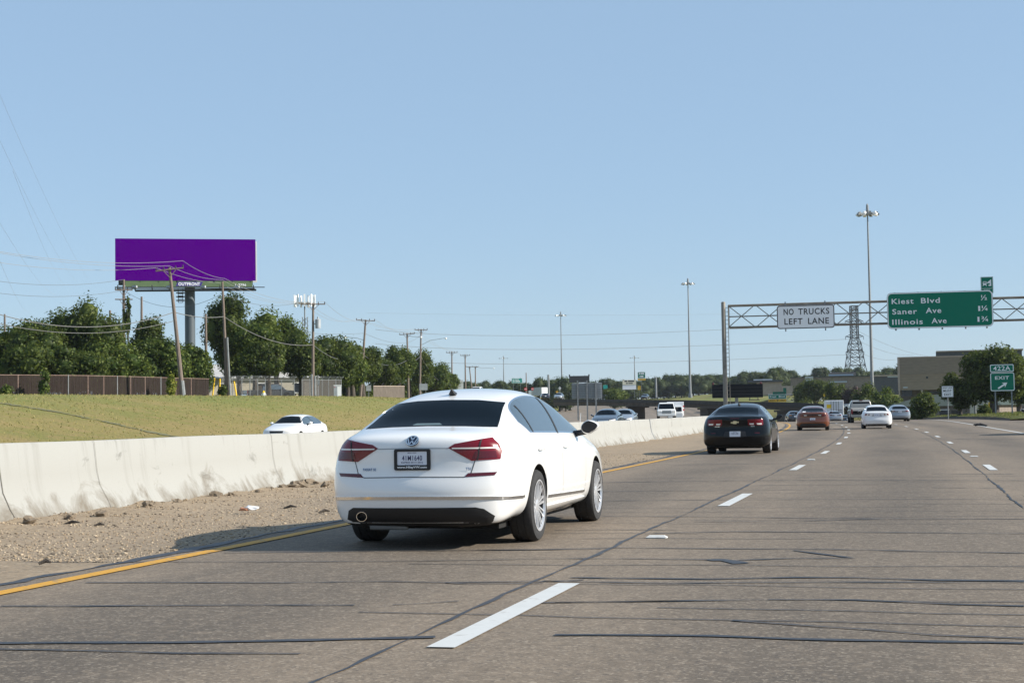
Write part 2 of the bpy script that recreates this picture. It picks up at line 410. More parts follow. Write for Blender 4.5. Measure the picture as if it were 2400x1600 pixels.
strip('edge_line', 20, 500, [-26.6, -26.45], m_white, dz=.008)

# tar-filled joints and cracks
tar = MB()
def tarline(pts, w=.03, h=.006, jit=.009, closed=False):
    P = [gp(x, y) for x, y in pts]; Q = []
    for a, b in zip(P[:-1], P[1:]):
        n = max(2, int((b-a).length/.18))
        Q += [a.lerp(b, i/n) for i in range(n)]
    Q.append(P[-1]); vs = []; ph = random.random()*9
    for i, p in enumerate(Q):
        t = (Q[min(i+1, len(Q)-1)]-Q[max(i-1, 0)]).normalized(); nrm = Vector((-t.y, t.x, 0))
        c = p+nrm*(jit*math.sin(i*.7+ph)+random.uniform(-jit, jit)*.5); ww = w*(random.uniform(.55, 1.3) if random.random() < .88 else random.uniform(.2, .6))/2
        s, o = so(c.x, c.y); zz = zr(float(s[0]))+h
        vs += [Vector((c.x+nrm.x*ww, c.y+nrm.y*ww, zz)), Vector((c.x-nrm.x*ww, c.y-nrm.y*ww, zz))]
    tar.add(vs, [(2*i, 2*i+1, 2*i+3, 2*i+2) for i in range(len(Q)-1)])
def z8(l): return [(1300+x/2.138, 960+y/2.138) for x, y in l]
def z3(l): return [(900+x/2.94, 1200+y/2.94) for x, y in l]
def zd(l): return [(x/.98, y/.98) for x, y in l]
for l, w in ((z8([(0, 968), (700, 957), (1100, 955), (1500, 955), (2000, 975), (2360, 985)]), .034),
             (z8([(0, 1130), (800, 1135), (1200, 1150), (1700, 1160), (2360, 1173)]), .045),
             (z8([(890, 1058), (1200, 1080), (1600, 1105), (1900, 1130), (2360, 1148)]), .026),
             (z8([(80, 842), (300, 845), (800, 850), (1200, 842), (1500, 842), (1900, 855), (2360, 860)]), .05),
             (z8([(-60, 860), (0, 862), (600, 870), (1000, 868), (1500, 865), (2360, 866)]), .03),
             (z8([(-640, 708), (0, 700), (300, 693), (800, 697), (1300, 700), (2000, 712), (2360, 720)]), .035),
             (z8([(0, 747), (300, 748), (780, 752)]), .03), (z8([(780, 752), (860, 757), (940, 772)]), .14),
             (z8([(900, 756), (1200, 746), (1500, 745), (1400, 733), (1200, 706)]), .035),
             (z8([(500, 620), (900, 612), (1500, 615), (2360, 622)]), .035),
             (z8([(240, 535), (700, 537), (1300, 545), (1640, 546), (1900, 547), (2360, 550)]), .035),
             (z8([(700, 563), (1200, 560), (1640, 548)]), .03), (z8([(0, 606), (300, 602), (640, 604)]), .025),
             (z8([(230, 458), (800, 453), (1400, 450), (1900, 450), (2360, 452)]), .035),
             (z8([(240, 412), (600, 408), (1000, 405), (1300, 402)]), .03), (z8([(1000, 381), (1400, 378), (1800, 376)]), .03),
             (z8([(1900, 393), (2360, 397)]), .04), (z8([(240, 367), (800, 358), (1300, 355), (2360, 357)]), .05),
             (z8([(1100, 150), (1700, 151), (2360, 153)]), .12), (z8([(1250, 235), (1700, 233)]), .05), (z8([(1900, 325), (2300, 326)]), .05), (z8([(600, 280), (1250, 272)]), .04),
             (z3([(-2600, 345), (-1300, 345), (0, 342), (1000, 325), (1400, 320)]), .022),
             (z3([(-1100, 282), (0, 270), (1000, 262), (1500, 255)]), .026),
             (z3([(-2050, 487), (-700, 488), (0, 480), (400, 487), (1150, 478), (1380, 470)]), .028), (z3([(420, 490), (580, 498), (1100, 490)]), .022),
             (z3([(-2640, 650), (-1200, 645), (-200, 642)]), .03), (z3([(60, 640), (300, 630), (520, 615)]), .014), (z3([(1060, 627), (1700, 618), (2360, 612)]), .03),
             (zd([(-10, 1478), (400, 1476), (800, 1469), (1000, 1464)]), .05), (zd([(-10, 1492), (200, 1495), (400, 1500), (690, 1502)]), .022)):
    tarline(l, w*1.35)
sl = 9.
while sl < 150:                                              # hairline cracks across the lanes
    o0 = random.uniform(-3.9, 3.0); o1 = min(8.0, o0+random.uniform(1.5, 9)); n = max(3, int((o1-o0)/.35)); ww = (.007+.00016*sl)*random.uniform(.6, 1.3); vs = []; sk_ = random.uniform(-.05, .05)
    for i in range(n+1):
        o = o0+(o1-o0)*i/n; c_ = sl+sk_*(o-o0)+.03*math.sin(o*3+sl)+random.uniform(-.02, .02)
        vs += [pp(c_-ww, o, .005), pp(c_+ww, o, .005)]
    tar.add(vs, [(2*k, 2*k+1, 2*k+3, 2*k+2) for k in range(n)]); sl += random.uniform(.35, 1.2)*(1+sl/45)
def joint(off, s0, s1, w, amp=.02):
    vs = []; s = s0; i = 0
    while s < s1:
        o = off+.6*amp*math.sin(s*1.1)+.4*amp*math.sin(s*7.3+1)+random.uniform(-.5, .5)*amp; ww = w*(.35+.75*abs(math.sin(s*.83)*math.sin(s*.29+1))+random.uniform(-.25, .4))/2
        vs += [pp(s, o-ww, .0055), pp(s, o+ww, .0055)]; s += .22+.004*max(0, s); i += 1
    tar.add(vs, [(2*k, 2*k+1, 2*k+3, 2*k+2) for k in range(i-1)])
joint(-.27, 2, 230, .042); joint(3.56, 8, 160, .032); joint(-4.13, 4, 130, .13, .05)
tag(tar.build('crack_sealant', m_tar), kind='structure')

# ------------------------------------------------------------------ lettering and panels
_TXT = {}
def text_geo(st, bold=0., spacing=1.):
    k = (st, bold, spacing)
    if k not in _TXT:
        c = bpy.data.curves.new('lettering', 'FONT'); c.body = st; c.size = 1; c.offset = bold; c.space_character = spacing; c.resolution_u = 3
        o = bpy.data.objects.new('lettering', c); me = bpy.data.meshes.new_from_object(o)
        v = np.array([p.co[:2] for p in me.vertices]) if len(me.vertices) else np.zeros((0, 2)); f = [tuple(p.vertices) for p in me.polygons]
        bpy.data.objects.remove(o); bpy.data.curves.remove(c); bpy.data.meshes.remove(me); _TXT[k] = (v, f)
    return _TXT[k]
def add_text(mb, st, T, h, x=0., y=0., align='c', bold=.02, spacing=1.1, width=None, lift=.004):
    """lettering of cap height h lying in T's xy plane"""
    v, f = text_geo(st, bold, spacing)
    if st == '=':
        ww = width; x0 = x-ww/2; mb.add([T @ Vector(p) for p in ((x0, y, lift), (x0+ww*.28, y, lift), (x0+ww*.28, y+h, lift), (x0, y+h, lift), (x0+ww*.36, y, lift), (x0+ww, y, lift), (x0+ww, y+h, lift), (x0+ww*.36, y+h, lift))], [(0, 1, 2, 3), (4, 5, 6, 7)]); return
    if not len(v): return
    v = v*(h/.70); lo, hi = v.min(0), v.max(0); w = hi[0]-lo[0]
    sx = (width/w) if width else 1.; v = (v-[lo[0], 0])*[sx, 1]; w *= sx
    x0 = x-(w/2 if align == 'c' else w if align == 'r' else 0)
    mb.add([T @ Vector((a+x0, b+y, lift)) for a, b in v], f)
def frame_T(P, right, up=Vector((0, 0, 1))):
    right = right.normalized(); n = right.cross(up).normalized(); up2 = n.cross(right)
    T = Matrix((right, up2, n)).transposed().to_4x4(); T.translation = P; return T
def rrect(w, h, r, n=4):
    pts = []
    for cx, cy, a0 in ((w/2-r, h/2-r, 0), (-w/2+r, h/2-r, 90), (-w/2+r, -h/2+r, 180), (w/2-r, -h/2+r, 270)):
        for k in range(n+1):
            a = math.radians(a0+90*k/n); pts.append((cx+r*math.cos(a), cy+r*math.sin(a)))
    return pts
def ring(mb, outer, inner, z, T):
    n = len(outer); mb.add([T @ Vector((*p, z)) for p in outer]+[T @ Vector((*p, z)) for p in inner], [(i, (i+1) % n, n+(i+1) % n, n+i) for i in range(n)])
def on_plane(px, py, P0, n):
    d = FW + RT*((px-1200)/FPX) - UP*((py-800)/FPX)
    return OC + d*((P0-OC).dot(n)/d.dot(n))
def depth(p): return (Vector(p)-OC).dot(FW)
def facing(p):
    """unit vector to the right for something at p that faces the lens"""
    d = Vector((p[0], p[1], 0)).normalized(); return Vector((d.y, -d.x, 0))

# ------------------------------------------------------------------ median barrier
def barrier(name, s0, s1, off, label, cat, h=.95):
    prof = [(.03, -.05), (0, .08), (-.05, .16), (-.15, .36), (-.19, .55), (-.235, h-.03), (-.26, h), (-.42, h), (-.445, h-.03), (-.49, .55), (-.53, .36), (-.63, .16), (-.68, -.05)]
    n = int((s1-s0)/1.5); vs = []; uv = []; m = len(prof)
    for i in range(n+1):
        s = s0+(s1-s0)*i/n
        for k, (o, z) in enumerate(prof):
            vs.append(pp(s, off+o+.006*math.sin(s*1.3+k), z+.006*math.sin(s*.9))); uv.append((s, z if k < 7 else -z))
    fs = [(i*m+k, (i+1)*m+k, (i+1)*m+k+1, i*m+k+1) for i in range(n) for k in range(m-1)]
    fs += [tuple(range(m)), tuple(n*m+k for k in range(m-1, -1, -1))]
    me = bpy.data.meshes.new(name); me.from_pydata(vs, [], fs); me.update()
    ul = me.uv_layers.new(name='UVMap'); li = np.empty(len(me.loops), int); me.loops.foreach_get('vertex_index', li)
    ul.data.foreach_set('uv', np.array(uv)[li].ravel())
    me.polygons.foreach_set('use_smooth', [True]*len(fs)); me.set_sharp_from_angle(angle=math.radians(40))
    return tag(link_mesh(name, me, m_barrier), label, cat), prof
m_jnt = principled('joint_dirt', (.13, .12, .10), .9)
bar, prof = barrier('concrete_barrier', -35, 380, -8.05, 'long stained off-white concrete median barrier left of the gravel shoulder', 'barrier')
for px, w, dk in ((36, .007, m_jnt), (262, .004, m_jnt), (664, .005, m_jnt), (1536, .09, m_galv)):
    # joint: where the pixel column meets the barrier's base line
    best = min(np.arange(10, 100, .1), key=lambda s: abs((lambda p: 1200+FPX*(p-OC).dot(RT)/(p-OC).dot(FW))(pp(s, -8.05, .3))-px))
    mb = MB(); vs = []
    for k in range(0, 8):
        o, z = prof[k]; wob = random.uniform(-.02, .02) if dk is m_jnt else 0
        for e in (-1, 1): vs.append(pp(best+wob+e*w, -8.05+o+.009, z+(.008 if k >= 6 else .0)))
    mb.add(vs, [(2*i, 2*i+1, 2*i+3, 2*i+2) for i in range(7)]); mb.build('joint', dk, bar)

# rubble piled along the barrier's foot, scraps and small plants on the shoulder
def rock(r, seed, mat=None):
    rg = random.Random(seed); bm = bmesh.new(); bmesh.ops.create_icosphere(bm, subdivisions=2, radius=r)
    ph = [rg.uniform(0, 6) for _ in range(6)]
    for v in bm.verts:
        d = v.co.normalized(); k = 1+.22*math.sin(3*d.x*2+ph[0])+.2*math.sin(5*d.y+ph[1])+.15*math.sin(6*d.z+ph[2])+rg.uniform(-.08, .08)
        v.co = Vector((v.co.x*k*1.25, v.co.y*k, v.co.z*k*.75))
    me = bpy.data.meshes.new('chunk'); bm.to_mesh(me); bm.free(); return me
m_rock = noisy('rubble', [(.3, (.14, .11, .08)), (.6, (.25, .195, .135)), (.8, (.33, .27, .2))], 14, bump=.5)
rocks = [rock(1, i) for i in range(5)]
for k, me in enumerate(rocks): me.materials.append(m_rock)
spots = [(510, 1159, .13), (545, 1156, .08), (668, 1138, .10), (690, 1136, .14), (708, 1134, .16), (725, 1130, .15), (745, 1131, .1), (610, 1150, .09), (640, 1143, .07), (765, 1133, .09),
         (350, 1181, .10), (240, 1202, .10), (165, 1210, .09), (70, 1220, .12), (420, 1172, .07), (1420, 1038, .2), (1500, 1030, .24), (1560, 1024, .25), (1610, 1019, .25), (1455, 1035, .2)]
for i, (x, y, r) in enumerate(spots):
    p = gp(x, y+4, .05); o = bpy.data.objects.new('rubble_chunk', rocks[i % 5]); COL.objects.link(o)
    o.location = (p.x-.02, p.y, p.z+r*.1); o.scale = (r*.62, r*.62, r*.62); o.rotation_euler = (random.uniform(-.4, .4), random.uniform(-.4, .4), random.uniform(0, 6))
    lab = 'brown rubble chunk at the barrier foot ' + ('just left of the white sedan' if i < 10 else 'near the left picture edge' if i < 15 else 'between the white and black sedans')
    tag(o, lab, 'rubble', 'rubble chunks ' + ('behind the sedan' if i < 10 else 'by the left edge' if i < 15 else 'between the two nearest sedans'))
# pebbles: uncountable
pb = MB(); bmx = bmesh.new(); bmesh.ops.create_icosphere(bmx, subdivisions=1, radius=1); iv = [v.co.copy() for v in bmx.verts]; jf = [tuple(v.index for v in f.verts) for f in bmx.faces]; bmx.free()
for i in range(15000):
    s = 12+34*random.random()**1.6; o = -8.05+random.random()**1.1*3.88; r = random.uniform(.004, .0125)*(1.8 if random.random() < .04 else 1)
    c = pp(s, o, gravz(s, o)+r*.1); sx, sy2 = random.uniform(.8, 1.6), random.uniform(.8, 1.4); pb.cur = random.randint(0, 2)
    pb.add([Vector((v.x*r*sx, v.y*r*sy2, v.z*r*.8))+c for v in iv], jf)
tag(pb.build('gravel', [principled('tan_stone', (.30, .225, .145), .9), principled('pale_stone', (.42, .335, .235), .9), principled('dark_stone', (.15, .118, .085), .9)]), kind='stuff')
# litter: crumpled cup, twigs, tyre scrap
def crumple(r, seed):
    rg = random.Random(seed); bm = bmesh.new(); bmesh.ops.create_icosphere(bm, subdivisions=2, radius=r)
    for v in bm.verts: v.co = Vector((v.co.x*1.7, v.co.y, max(v.co.z, -.3*r)*.7))*rg.uniform(.65, 1.3)
    me = bpy.data.meshes.new('wrapper'); bm.to_mesh(me); bm.free(); return me
p = gp(580, 1201, .03); w = link_mesh('litter', crumple(.055, 3), m_signw); w.location = p+Vector((.04, .03, .05)); w2 = link_mesh('scrap', crumple(.045, 8), principled('cardboard', (.42, .2, .12), .8), w); w2.location = (-.09, -.02, -.015)
tag(w, 'crumpled white and tan litter on the gravel shoulder', 'litter')
for x, y, L in ((168, 1226, .22), (232, 1231, .12), (680, 1189, .2), (760, 1199, .14), (105, 1319, .1)):
    p = gp(x, y, .03); mb = MB(); a = random.uniform(-.5, .5); d = Vector((math.cos(a), math.sin(a), .12))*L/2
    mb.tube([-d, Vector((0, .02, .02)), d], [.012, .02, .008], 6); o = mb.build('twig', m_bark); o.location = p
    tag(o, 'short dark twig lying on the gravel shoulder', 'twig', 'twigs on the gravel shoulder')
p = gp(2298, 998, zr(118)); mb = MB(); mb.box((0, 0, .1), (1.3, .45, .16), Matrix.Rotation(.15, 3, 'Y')); mb.box((-.5, .05, .22), (.5, .3, .1), Matrix.Rotation(-.3, 3, 'Y'))
mb.tube([(-.6, 0, .08), (0, .1, .24), (.75, 0, .05)], [.1, .14, .05], 7)
o = mb.build('tyre_scrap', m_rubber, bevel=.03); o.location = p; o.scale = (.55, .55, .5); tag(o, 'black tyre scrap lying on the shoulder past the white edge line', 'tyre scrap')
# raised road markers
for x, y, lab in ((1539.5, 1261, 'low white road marker on the lane joint behind the white sedan'), (1901, 1079.5, 'small white road marker between the third and fourth lane dashes'), (2283, 1072, 'small white road marker on the right lane line')):
    p = gp(x, y); s, o_ = so(p.x, p.y); p.z = zr(float(s[0]))+.004; mb = MB(); mb.prism(rrect(.2, .1, .02), 0, .008)
    mb.add([(-.1, -.045, .008), (.1, -.045, .008), (.1, .045, .008), (-.1, .045, .008), (-.07, -.02, .026), (.07, -.02, .026), (.07, .02, .026), (-.07, .02, .026)], [(0, 1, 5, 4), (1, 2, 6, 5), (2, 3, 7, 6), (3, 0, 4, 7), (4, 5, 6, 7)])
    o = mb.build('road_marker', m_white); o.location = p; o.rotation_euler.z = hd(float(s[0])); tag(o, lab, 'road marker', 'road markers on the lane lines')

# ------------------------------------------------------------------ grassy gore with its eroded edge
def verge_z(s, d): return .36*sst(0, .6, d)+.22*sst(.5, 9, d)
GS = np.arange(134, 300, 1.); gd = [0, .04, .25, 1, 2.5, 5, 9, 14, 22]
vs = []; 
for s in GS:
    nose = min(1, max(.04, (s-133)/10)); e = right_edge(s)+random.uniform(-.12, .12)
    for k, d in enumerate(gd):
        z = (-.08 if k == 0 else .24+random.uniform(-.03, .05) if k == 1 else .30+random.uniform(-.02, .06) if k == 2 else verge_z(s, d)+.02)
        vs.append(pp(s, e+d, z*(1 if k == 0 else nose**.4)))
m = len(gd); fs = [(i*m+k, i*m+k+1, (i+1)*m+k+1, (i+1)*m+k) for i in range(len(GS)-1) for k in range(m-1)]
mb = MB(); mb.v = [tuple(v) for v in vs]; mb.f = fs; mb.mi = [1 if (j % (m-1)) < 1 else 0 for j in range(len(fs))]
tag(mb.build('grass_verge', [m_verge, m_soil], smooth=True, angle=50), kind='structure')
m_blade = leaf_material('grass_blades', (.065, .085, .022), (.105, .125, .04), (.22, .185, .08))
def blades(name, pts, h, w, mat):
    n = len(pts); P = np.array(pts); a = RNG.uniform(0, 2*PI, n); hh = h*RNG.uniform(.5, 1.3, n); ln = RNG.normal(0, .35, (n, 2))*hh[:, None]
    dx = np.stack([np.cos(a), np.sin(a), np.zeros(n)], 1)*w/2; top = P+np.concatenate([ln, hh[:, None]], 1)
    V = np.stack([P-dx, P+dx, top], 1).reshape(-1, 3)
    me = bpy.data.meshes.new(name); me.vertices.add(3*n); me.vertices.foreach_set('co', V.ravel()); me.loops.add(3*n); me.loops.foreach_set('vertex_index', np.arange(3*n))
    me.polygons.add(n); me.polygons.foreach_set('loop_start', np.arange(0, 3*n, 3)); me.update(); me.validate()
    return link_mesh(name, me, mat)
pts = []
for i in range(5200):
    s = random.uniform(136, 215); d = .15+random.random()**1.6*14; p = pp(s, right_edge(s)+d, verge_z(s, d)); pts.append(p)
tag(blades('grass_blades', pts, .2, .09, m_blade), kind='stuff')
def on_ground(px, py):
    d = FW + RT*((px-1200)/FPX) - UP*((py-800)/FPX); t = np.linspace(30, 160, 261); h = HC+d.z*t-terrain(d.x*t, d.y*t); k = int(np.argmax(h < 0)); return OC+d*t[max(k, 1)]
tk = [on_ground(x, y) for x, y in ((-10, 945), (60, 955), (130, 965), (250, 991), (370, 1016), (450, 1031))]; vs = []
Q = [a.lerp(b, i/14) for a, b in zip(tk[:-1], tk[1:]) for i in range(14)]
for i, q_ in enumerate(Q):
    t_ = (Q[min(i+1, len(Q)-1)]-Q[max(i-1, 0)]).normalized(); n_ = Vector((-t_.y, t_.x, 0))*(random.uniform(.08, .42) if random.random() < .8 else .03); q_ = q_+Vector((random.uniform(-.2, .2), random.uniform(-.2, .2), 0))
    for g_ in (-1, 1): p = q_+n_*g_; vs.append(Vector((p.x, p.y, tz(p.x, p.y)+.035)))
mb = MB(); mb.add(vs, [(2*i, 2*i+1, 2*i+3, 2*i+2) for i in range(len(Q)-1)]); tag(mb.build('worn_track', noisy('trampled_grass', [(.3, (.11, .112, .05)), (.7, (.19, .175, .08))], 3)), kind='structure')
# tussocks on the long bank left of the opposite lanes
pts = []
for i in range(26000):
    s = random.uniform(45, 250); o_ = -30-random.random()*27; p = pp(s, o_); pts.append((p.x, p.y))
P2 = np.array(pts); Z2 = terrain(P2[:, 0], P2[:, 1])
m_bladed = leaf_material('dry_blades', (.23, .22, .07), (.29, .25, .095), (.36, .29, .13))
tag(blades('grass_tussocks', np.column_stack([P2, Z2-.03]), .10, .12, m_bladed), kind='stuff')

# ------------------------------------------------------------------ overpass
T_ = [at(1296, 935.5, 372), at(1400, 936, 364), at(1533, 937, 354), at(1668, 941, 344), at(1790, 942.5, 336), at(1875, 947, 330), at(2000, 952, 322)]
bd = empty('overpass_bridge', T_[0], label='low grey concrete overpass crossing the freeway behind the black sedan', cat='bridge')
def B(p): return p-T_[0]
back = Vector((.40, .916, 0))
def longbox(name, z0, z1, d0, d1, mat, parent=bd):
    vs = []; 
    for p in T_:
        q = B(p)
        for (d, z) in ((d0, z0), (d0, z1), (d1, z1), (d1, z0)): vs.append(q+back*d+Vector((0, 0, z)))
    fs = [(i*4+k, i*4+(k+1) % 4, (i+1)*4+(k+1) % 4, (i+1)*4+k) for i in range(len(T_)-1) for k in range(4)]+[(0, 1, 2, 3), tuple(4*(len(T_)-1)+k for k in (3, 2, 1, 0))]
    mb = MB(); mb.add(vs, fs); o = mb.build(name, mat, parent)
    ul = o.data.uv_layers.new(name='UVMap')
    for l in o.data.loops:
        c = o.data.vertices[l.vertex_index].co; ul.data[l.index].uv = (c.x, c.z)
    return o
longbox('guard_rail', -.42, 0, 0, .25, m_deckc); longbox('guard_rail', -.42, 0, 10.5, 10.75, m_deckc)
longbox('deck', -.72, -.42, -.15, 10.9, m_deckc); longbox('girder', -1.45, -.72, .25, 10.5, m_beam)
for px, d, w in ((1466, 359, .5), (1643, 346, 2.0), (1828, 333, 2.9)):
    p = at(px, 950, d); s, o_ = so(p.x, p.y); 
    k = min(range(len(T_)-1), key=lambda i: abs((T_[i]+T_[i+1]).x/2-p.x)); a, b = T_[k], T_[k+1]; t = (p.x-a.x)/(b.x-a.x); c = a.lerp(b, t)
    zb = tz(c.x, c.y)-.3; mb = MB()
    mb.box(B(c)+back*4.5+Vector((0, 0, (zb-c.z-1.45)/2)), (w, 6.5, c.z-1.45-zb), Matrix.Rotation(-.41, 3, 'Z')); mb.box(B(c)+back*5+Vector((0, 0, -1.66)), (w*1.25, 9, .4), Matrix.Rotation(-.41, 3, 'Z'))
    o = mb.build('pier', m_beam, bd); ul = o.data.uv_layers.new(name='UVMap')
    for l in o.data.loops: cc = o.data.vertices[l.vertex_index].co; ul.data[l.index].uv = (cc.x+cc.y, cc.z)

# ------------------------------------------------------------------ sign gantry over the lanes
GS0 = 115.; gP = pp(GS0, -8.35); gn = Vector((-math.sin(hd(GS0)), math.cos(hd(GS0)), 0)); gr = Vector((gn.y, -gn.x, 0))
ga = empty('sign_gantry', gP, label='tan steel truss sign gantry on a round post behind the black sedan', cat='sign gantry')
def gl(px, py, dn=0.): return on_plane(px, py, gP+gn*dn, gn)-gP
mb = MB(); top = gl(1703.5, 709); mb.lathe([(.165, 0), (.155, top.z), (.12, top.z+.06), (0, top.z+.07)], n=20); mb.build('post', m_gantry, ga, smooth=True)
mb = MB(); 
for k in range(26): mb.tube([Vector((.17, -.05, 1.2+.3*k)), Vector((.34, -.08, 1.2+.3*k))], .018, 5)
mb.tube([(.35, -.08, 1.0), (.35, -.08, 8.7)], .025, 5); mb.build('ladder', m_gantry, ga)
zt, zm, zb_ = gl(1750, 714.4).z, gl(1750, 741).z, gl(1750, 765.5).z
span = 33.; Lx = .35
for z, dn in ((zt, 0), (zm, 0), (zb_, 0), (zt, 1.1), (zb_, 1.1)):
    mb = MB(); mb.tube([gr*Lx+gn*dn+Vector((0, 0, z)), gr*span+gn*dn+Vector((0, 0, z))], .055 if z != zm else .045, 8); mb.build('chord', m_gantry, ga, smooth=True)
mb = MB(); st = 1.93; n = int((span-Lx)/st)
for k in range(n):
    a, b = Lx+st*k, Lx+st*(k+1); za, zb2 = (zt, zb_) if k % 2 else (zb_, zt)
    mb.tube([gr*a+Vector((0, 0, za)), gr*b+Vector((0, 0, zb2))], .035, 6); mb.tube([gr*a+gn*1.1+Vector((0, 0, zb2)), gr*b+gn*1.1+Vector((0, 0, za))], .035, 6)
    mb.tube([gr*a+Vector((0, 0, zt)), gr*b+gn*1.1+Vector((0, 0, zt))], .028, 5); mb.tube([gr*a+gn*1.1+Vector((0, 0, zb_)), gr*b+Vector((0, 0, zb_))], .028, 5)
    if k % 3 == 0: mb.tube([gr*a+Vector((0, 0, zt)), gr*a+Vector((0, 0, zb_))], .035, 6); mb.tube([gr*a+gn*1.1+Vector((0, 0, zt)), gr*a+gn*1.1+Vector((0, 0, zb_))], .035, 6)
mb.build('bracing', m_gantry, ga)
mb = MB(); mb.lathe([(.21, 0), (.19, zt+.3)], c=gr*span, n=20); mb.build('post', m_gantry, ga, smooth=True)

def sign(name, P, right, w, h, label, cat, face, border, lines, r=.12, group=None, bd_w=.05, parent_mats=None, thick=.04):
    """flat sign whose centre is P; lines = (text, cap height, x, y, align, width)"""
    e = empty(name, P, label=label, cat=cat, group=group); T = frame_T(Vector((0, 0, 0)), right)
    mb = MB(); mb.prism(rrect(w, h, r), -thick, 0, T); mb.build('panel', face, e)
    if border:
        mb = MB(); ring(mb, rrect(w-.03, h-.03, r*.95), rrect(w-.03-2*bd_w, h-.03-2*bd_w, max(.02, r-bd_w)), .006, T); mb.build('border', border, e)
    if lines:
        rows = {}
        for ln in lines: rows.setdefault(round(ln[3]/max(h, .01)*5), []).append(ln)
        for ls in rows.values():
            mb = MB()
            for (st_, ch, x, y, al, wd, bo) in ls: add_text(mb, st_, T, ch, x, y, al, bo, 1.12, wd, .009)
            mb.build('lettering', border or m_signblk, e)
    return e, T
# NO TRUCKS LEFT LANE
a = gP+gl(1820, 716.4, -.35); b = gP+gl(1956.8, 767.9, -.35); w = (b-a).dot(gr); h = a.z-b.z; c = (a+b)/2
e, T = sign('truck_ban_sign', c, gr, w, h, 'white gantry sign reading NO TRUCKS LEFT LANE in black', 'road sign', m_signw, m_signblk,
            [('NO', .43, -.38*w, .10*h, 'l', .175*w, .014), ('TRUCKS', .43, -.125*w, .10*h, 'l', .535*w, .014), ('LEFT', .43, -.37*w, -.31*h, 'l', .315*w, .014), ('LANE', .43, .04*w, -.31*h, 'l', .36*w, .014)], .2, bd_w=.06)
for x in (-.35, .34): mb = MB(); mb.box(gr*(x*w)+gn*.17+Vector((0, 0, .05)), (.08, .1, h+.45), Matrix.Rotation(hd(GS0), 3, 'Z')); mb.build('bracket', m_galv, e)
# distance sign
a = gP+gl(2078, 686.7, -.35); b = gP+gl(2329, 764.5, -.35); w = (b-a).dot(gr); h = a.z-b.z; c = (a+b)/2; K = w/7.0
X = lambda zx: ((zx-1284)/700-.5)*w
Yv = lambda zy: (.5-(zy-636)/216)*h
e, T = sign('distance_sign', c, gr, w, h, 'wide green gantry sign listing three exits and their distances in white', 'road sign', m_green, m_signw,
     [('Kiest', .36*K, X(1316), Yv(703), 'l', w*.208, .012), ('Blvd', .36*K, X(1511), Yv(703), 'l', w*.178, .012), ('Saner', .36*K, X(1318), Yv(765), 'l', w*.235, .012), ('Ave', .36*K, X(1541), Yv(763), 'l', w*.146, .012),
      ('Illinois', .36*K, X(1316), Yv(827), 'l', w*.290, .012), ('Ave', .36*K, X(1577), Yv(825), 'l', w*.142, .012),
      ('½', .34*K, X(1946), Yv(694), 'r', w*.058, .01), ('1', .33*K, X(1893), Yv(758), 'c', w*.018, .02), ('¼', .34*K, X(1948), Yv(757), 'r', w*.058, .01), ('1', .33*K, X(1886), Yv(822), 'c', w*.018, .02), ('¾', .34*K, X(1949), Yv(821), 'r', w*.062, .01)], .32, bd_w=.07)
for x in (-.42, -.2, .02, .24, .44): mb = MB(); mb.box(gr*(x*w)+gn*.17+Vector((0, 0, -.03)), (.09, .1, h+.12), Matrix.Rotation(hd(GS0), 3, 'Z')); mb.lathe([(.06, -h/2-.12), (.06, -h/2-.03)], c=gr*(x*w)+gn*.12, n=8); mb.build('bracket', m_galv, e)
# transit sign above it
a = gP+gl(2298, 649, -.3); b = gP+gl(2328.5, 686.5, -.3); w = (b-a).dot(gr); h = a.z-b.z; c = (a+b)/2
e, T = sign('transit_sign', c, gr, w, h, 'small green transit sign with a train symbol standing on the wide green sign', 'road sign', m_green, None, None, .03)
mb = MB(); ring(mb, rrect(w*.96, h*.97, .03), rrect(w*.90, h*.93, .02), .006, T); T2 = T @ Matrix.Translation((0, .13*h, .008))
mb.prism(rrect(.30*w, .22*h, .05), 0, .002, T2 @ Matrix.Translation((-.18*w, -.02*h, 0))); mb.prism([(-.36*w, -.2*h), (-.30*w, -.2*h), (-.24*w, -.13*h), (-.30*w, -.13*h)], 0, .002, T2); mb.prism([(-.06*w, -.2*h), (0, -.2*h), (-.07*w, -.13*h), (-.13*w, -.13*h)], 0, .002, T2)
mb.prism([(.02*w, .02*h), (.3*w, .2*h), (.34*w, .2*h), (.34*w, -.2*h), (.12*w, -.2*h), (.12*w, -.12*h), (.22*w, -.12*h), (.22*w, -.02*h), (.02*w, -.04*h)], 0, .002, T2)
mb.box(T @ Vector((0, -.22*h, .006)), (.01, .01, .01)); add_text(mb, 'DART', T, .09*h, 0, -.36*h, 'c', .02, 1.1, .5*w, .009); mb.prism([(-.42*w, -.2*h), (.42*w, -.2*h), (.42*w, -.22*h), (-.42*w, -.22*h)], .006, .008, T)
mb.build('symbol', m_signw, e)
mb = MB(); mb.prism(rrect(.2*w, .07*h, .02), 0, .003, T2 @ Matrix.Translation((-.18*w, .02*h, .003))); mb.build('train_window', m_green, e)

